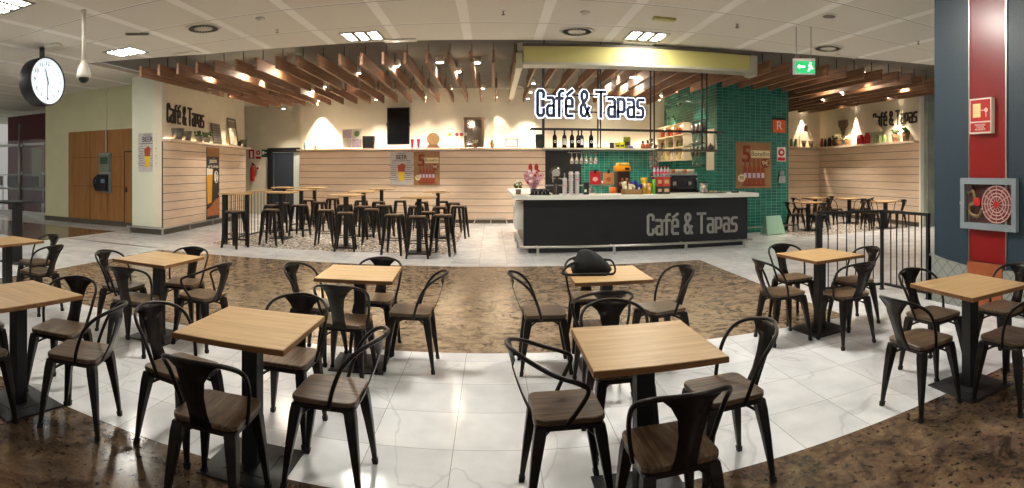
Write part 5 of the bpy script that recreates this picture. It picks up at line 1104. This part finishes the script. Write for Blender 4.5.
# ------------------------------------------------------------------ chairs (front of the seat is +x)
def make_chair(kind):
    t = thing('cafe_chair', '', 'chair')
    MB().prism(rrect(.335, .335, .05), .434, .460).build('seat', M_SEAT, t, bevel=.006)
    MB().prism(rrect(.322, .322, .045), .408, .434).build('seat_frame', M_STEEL, t)
    for sx in (-1, 1):
        for sy in (-1, 1):
            top = Vector((sx * .134, sy * .134, .425)); ft = Vector((sx * .195, sy * .18, .0)); rings = []
            for u, wd in ((0, .054), (.12, .056), (.45, .043), (.8, .029), (.94, .024)):
                c = top.lerp(ft, u); bow = Vector((sx * .003, sy * .003, 0)) * math.sin(PI * u); c = c + bow; hw = wd / 2
                rings.append([c + Vector((-hw, -hw, 0)), c + Vector((hw, -hw, 0)), c + Vector((hw, hw, 0)), c + Vector((-hw, hw, 0))])
            l = MB().loft(rings).build('leg', M_STEEL, t, bevel=.006)
            c1 = top.lerp(ft, .93); MB().loft([[c1 + Vector((a * .015, b * .015, 0)) for a, b in ((-1, -1), (1, -1), (1, 1), (-1, 1))], [ft + Vector((a * .013, b * .013, 0)) for a, b in ((-1, -1), (1, -1), (1, 1), (-1, 1))]]).build('rubber_foot', M_RUB, l)
    for s_ in (-1, 1):
        MB().tube(smooth_path([(-.165, -.165 * s_, .32), (-.10, -.10 * s_, .375), (0, 0, .398), (.10, .10 * s_, .375), (.165, .165 * s_, .32)], 4), .008, 6).build('cross_brace', M_STEEL, t, True)
    if kind == 'plain': half = [(-.035, .166, .42), (-.065, .190, .53), (-.11, .203, .635), (-.17, .198, .705), (-.235, .150, .745), (-.285, .06, .762), (-.295, 0, .765)]
    else: half = [(-.03, .166, .42), (.03, .205, .52), (.07, .218, .60), (.03, .218, .635), (-.08, .205, .675), (-.19, .155, .725), (-.265, .07, .758), (-.28, 0, .762)]
    pts = half + [(x, -y, z) for x, y, z in reversed(half[:-1])]
    MB().tube(smooth_path(pts, 5), .011, 8).build('back_hoop', M_STEEL, t, True)
    # tapering sheet-metal splat
    rings = []
    for u, wd, bow in ((0, .27, 0), (.07, .23, .0), (.15, .17, .003), (.28, .125, .008), (.5, .10, .012), (.75, .095, .010), (1, .11, 0)):
        x = -.285 * (1 - u) + -.165 * u - bow; z = .762 * (1 - u) + .425 * u; e = .012 if u < .2 else 0
        dip = .012 * (1 if u == 0 else 0)
        rings.append([Vector((x + e * 1.6 + (.018 if u == 0 else 0), -wd / 2, z - dip)), Vector((x, 0, z)), Vector((x + e * 1.6 + (.018 if u == 0 else 0), wd / 2, z - dip)), Vector((x + e * 1.6 + .004 + (.018 if u == 0 else 0), wd / 2, z - dip)), Vector((x + .004, 0, z)), Vector((x + e * 1.6 + .004 + (.018 if u == 0 else 0), -wd / 2, z - dip))])
    MB().loft(rings).build('back_splat', M_STEEL, t, True)
    return t
PL = make_chair('plain'); AR = make_chair('arm'); used = set()
G = 'dark metal cafe chairs with wooden seats'
CH = [ # x, y, facing, kind, label
 (.35, 2.60, 2, 1, 'dark metal chair with bent arm hoop, left of the centre foreground table'),
 (1.165, 2.58, 183, 0, 'dark metal chair with greyish wood seat, right of the centre foreground table'),
 (.72, 2.14, 92, 0, 'dark metal chair with reddish-brown seat nearest the viewer at the centre table'),
 (.735, 3.08, -90, 0, 'dark metal chair behind the centre foreground table'),
 (.42, 4.37, 0, 0, 'dark metal chair left of the table with the black bag'),
 (1.38, 4.32, 193, 0, 'dark metal chair right of the table with the black bag'),
 (.80, 3.88, 90, 1, 'dark metal chair pushed in at the near side of the table with the black bag'),
 (.88, 4.86, -90, 0, 'dark metal chair behind the table with the black bag, hidden by the bag'),
 (-1.47, 4.41, -14, 0, 'dark metal chair left of the middle left table'),
 (-1.09, 3.99, 88, 0, 'dark metal chair with its back to the viewer at the middle left table'),
 (-.65, 4.39, 180, 0, 'dark metal chair right of the middle left table, seen side on'),
 (-1.03, 4.75, -92, 0, 'dark metal chair behind the middle left table'),
 (-1.70, 2.66, -9, 0, 'dark metal chair left of the left foreground table'),
 (-1.25, 2.275, 92, 0, 'black-looking chair nearest the viewer at the left foreground table'),
 (-.82, 2.70, 180, 0, 'dark metal chair with plank seat, right of the left foreground table'),
 (-1.22, 3.10, -90, 0, 'dark metal chair behind the left foreground table'),
 (-3.38, 4.21, 0, 0, 'dark metal chair left of the table on the brown marble'),
 (-2.95, 3.85, 100, 0, 'dark metal chair at the near side of the table on the brown marble'),
 (-2.53, 4.30, 172, 1, 'dark metal chair with bent arm hoop, right of the table on the brown marble'),
 (-2.98, 4.69, -82, 0, 'dark metal chair behind the table on the brown marble'),
 (-2.35, 2.50, 198, 0, 'dark metal chair with pale wood seat, right of the lower left table'),
 (-2.80, 2.77, -75, 0, 'dark metal chair behind the lower left table'),
 (-3.28, 2.36, -5, 0, 'dark metal chair at the left frame edge beside the lower left table'),
 (-2.78, 1.98, 95, 0, 'dark metal chair at the left frame edge in front of the lower left table'),
 (-4.56, 4.16, 180, 0, 'nearer dark metal chair right of the farthest left table'),
 (-5.06, 4.57, -100, 0, 'farther dark metal chair behind the farthest left table'),
 (2.61, 4.42, 0, 0, 'dark metal chair left of the table in front of the railing'),
 (3.05, 4.95, -90, 0, 'dark metal chair behind the table in front of the railing, on its left'),
 (3.49, 4.47, 180, 0, 'dark metal chair between the railing and the table in front of it'),
 (3.06, 4.03, 90, 0, 'dark metal chair at the near side of the table in front of the railing'),
 (2.61, 2.60, 2, 0, 'dark metal chair left of the table beside the blue pillar'),
 (3.14, 2.99, -88, 0, 'dark metal chair behind the table beside the blue pillar'),
 (3.66, 2.68, 180, 0, 'dark metal chair at the right frame edge, between the table and the pillar'),
 (3.06, 2.17, 90, 0, 'dark metal chair at the right frame edge, nearest the viewer'),
]
RC = [(7.6, 12.2, 0, 'at the left of the table nearest the teal pillar'), (8.4, 12.2, 180, 'at the right of the table nearest the teal pillar'), (8.0, 11.75, 90, 'in front of the table nearest the teal pillar'), (8.95, 14.1, 0, 'left of the farthest right corner table'), (9.95, 14.2, 180, 'right of the farthest right corner table'), (9.62, 13.2, 0, 'left of the table at the middle of the boarded wall'), (10.55, 12.95, 120, 'right of the table at the middle of the boarded wall'), (10.1, 12.72, 90, 'in front of the table at the middle of the boarded wall'), (9.45, 11.35, 0, 'left of the table nearest the right wall end'), (10.38, 11.3, 180, 'right of the table nearest the right wall end'), (9.95, 11.8, -90, 'behind the table nearest the right wall end')]
for x, y, a, l in RC: CH.append((x, y, a, 0, 'small dark chair ' + l))
for x, y, a, k, lab in CH:
    pr = AR if k else PL
    if k in used: t = copy_tree(pr)
    else: t = pr; used.add(k)
    t.location = (x, y, 0); t.rotation_euler = (0, 0, R(a)); t['label'] = lab; t['group'] = G

# ------------------------------------------------------------------ bar tables and stools
def make_bar():
    t = thing('bar_table', '', 'bar table')
    MB().box(-.32, -.32, 1.06, .32, .32, 1.09).build('table_top', M_OAK, t, bevel=.004); MB().box(-.045, -.045, .02, .045, .045, 1.06).build('pedestal', M_BLACK, t)
    MB().box(-.22, -.22, 0, .22, .22, .02).build('base_plate', M_BLACK, t); MB().box(-.14, -.14, 1.045, .14, .14, 1.06).build('top_bracket', M_BLACK, t); return t
BT = [(-3.0, 10.93, 'high oak bar table at the middle front of the patterned floor'), (-1.4, 10.41, 'high oak bar table nearest the bar counter'), (-1.3, 13.06, 'high oak bar table behind the one nearest the counter'), (-3.06, 14.9, 'high oak bar table below the television'), (-3.11, 12.96, 'high oak bar table in the middle of the patterned floor'), (-4.85, 11.9, 'high oak bar table just right of the wood-capped railing'), (-5.0, 13.7, 'high oak bar table in front of the dark door, second row'), (-5.2, 15.4, 'high oak bar table farthest back on the left'), (-6.2, 15.5, 'high oak bar table nearest the extinguisher')]
bp = make_bar()
for i, (x, y, lab) in enumerate(BT):
    t = bp if i == 0 else copy_tree(bp); t.location = (x, y, 0); t['label'] = lab; t['group'] = 'high oak bar tables'
def make_stool():
    t = thing('bar_stool', '', 'stool')
    MB().prism(rrect(.30, .30, .04), .735, .76).build('seat', M_SEAT, t, bevel=.005); MB().prism(rrect(.31, .31, .04), .705, .735).build('seat_frame', M_STEEL, t)
    for sx in (-1, 1):
        for sy in (-1, 1):
            top = Vector((sx * .122, sy * .122, .72)); ft = Vector((sx * .195, sy * .195, 0)); rings = []
            for u, wd in ((0, .066), (.3, .064), (.75, .046), (1, .034)):
                c = top.lerp(ft, u); hw = wd / 2; rings.append([c + Vector((-hw, -hw, 0)), c + Vector((hw, -hw, 0)), c + Vector((hw, hw, 0)), c + Vector((-hw, hw, 0))])
            MB().loft(rings).build('leg', M_STEEL, t)
    q = .17; z = .28
    for a, b in (((-q, -q), (q, -q)), ((q, -q), (q, q)), ((q, q), (-q, q)), ((-q, q), (-q, -q))): MB().tube([(a[0], a[1], z), (b[0], b[1], z)], .009, 6).build('footrest_bar', M_STEEL, t)
    return t
ST = [(-5.11, 10.02, 'in front of the baluster bar table at the far left'), (-4.62, 10.77, 'right of the baluster bar table'), (-5.2, 12.2, 'close behind the wood-capped railing'), (-5.3, 13.1, 'left of the second-row table by the dark door'), (-4.6, 12.5, 'between the first and second left bar tables'), (-5.17, 14.8, 'in front of the farthest left bar table'), (-4.55, 13.9, 'right of the second-row table by the dark door'), (-3.48, 11.04, 'left of the middle front bar table'), (-4.75, 15.77, 'behind the farthest left bar table on its right'),
      (-2.88, 10.45, 'nearest in front of the middle front bar table'), (-3.58, 12.95, 'left of the central bar table'), (-2.6, 11.55, 'behind the middle front bar table'), (-3.67, 15.0, 'left of the bar table below the television'), (-3.0, 12.45, 'in front of the central bar table'), (-3.04, 14.4, 'in front of the bar table below the television'), (-2.58, 12.85, 'right of the central bar table'), (-2.55, 15.01, 'right of the bar table below the television'),
      (-1.85, 10.2, 'left of the bar table nearest the counter'), (-1.36, 9.88, 'nearest the viewer, in front of the bar table nearest the counter'), (-1.78, 12.7, 'left of the table behind the counter-side one'), (-1.30, 10.95, 'behind the bar table nearest the counter'), (-1.89, 14.58, 'back row stool by the left foot of the boarded back wall'), (-1.37, 14.98, 'back row stool, middle of the three by the back wall'), (-1.2, 12.5, 'in front of the table behind the counter-side one'), (-.93, 10.25, 'right of the bar table nearest the counter'), (-.99, 14.2, 'back row stool on the right by the back wall'), (-.78, 12.9, 'rightmost, at the edge of the patterned floor')]
sp = make_stool()
for i, (x, y, lab) in enumerate(ST):
    t = sp if i == 0 else copy_tree(sp); t.location = (x, y, 0); t.rotation_euler = (0, 0, R((i * 37) % 24 - 12)); t['label'] = 'dark metal bar stool ' + lab; t['group'] = 'dark metal bar stools'

# ------------------------------------------------------------------ black bag on the table
def bag():
    t = thing('black_bag', 'slouching black handbag lying on the oak table', 'bag', (.80, 4.36, .75), R(-6)); t.scale = (.86, .9, .95)
    m = mat('black_fabric', (14, 13, 15), .8, bump=.3, noise=.3, scale=12)
    rings = []
    for z, rx, ry, ox in ((0, .17, .11, 0), (.03, .19, .12, 0), (.07, .175, .115, -.005), (.11, .145, .10, -.01), (.15, .11, .07, -.025), (.185, .075, .045, -.045), (.205, .02, .015, -.06)):
        rings.append([Vector((ox + rx * math.cos(2 * PI * k / 20) * (1 + .07 * math.sin(3 * k + z * 40)), ry * math.sin(2 * PI * k / 20) * (1 + .08 * math.cos(2 * k + z * 30)), z)) for k in range(20)])
    MB().loft(rings).build('bag_body', m, t, True)
    MB().tube(smooth_path([(-.12, -.05, .10), (-.20, -.09, .09), (-.27, -.11, .03), (-.24, -.13, .012), (-.12, -.14, .012), (.02, -.13, .014)]), .011).build('handle', m, t, True)
    MB().tube(smooth_path([(.12, -.04, .12), (.19, -.05, .11), (.22, -.08, .05), (.20, -.11, .012), (.12, -.12, .012)]), .010).build('strap', m, t, True)
    MB().box(-.12, -.15, .0, .14, -.115, .022).build('flap', m, t, bevel=.008)
bag()
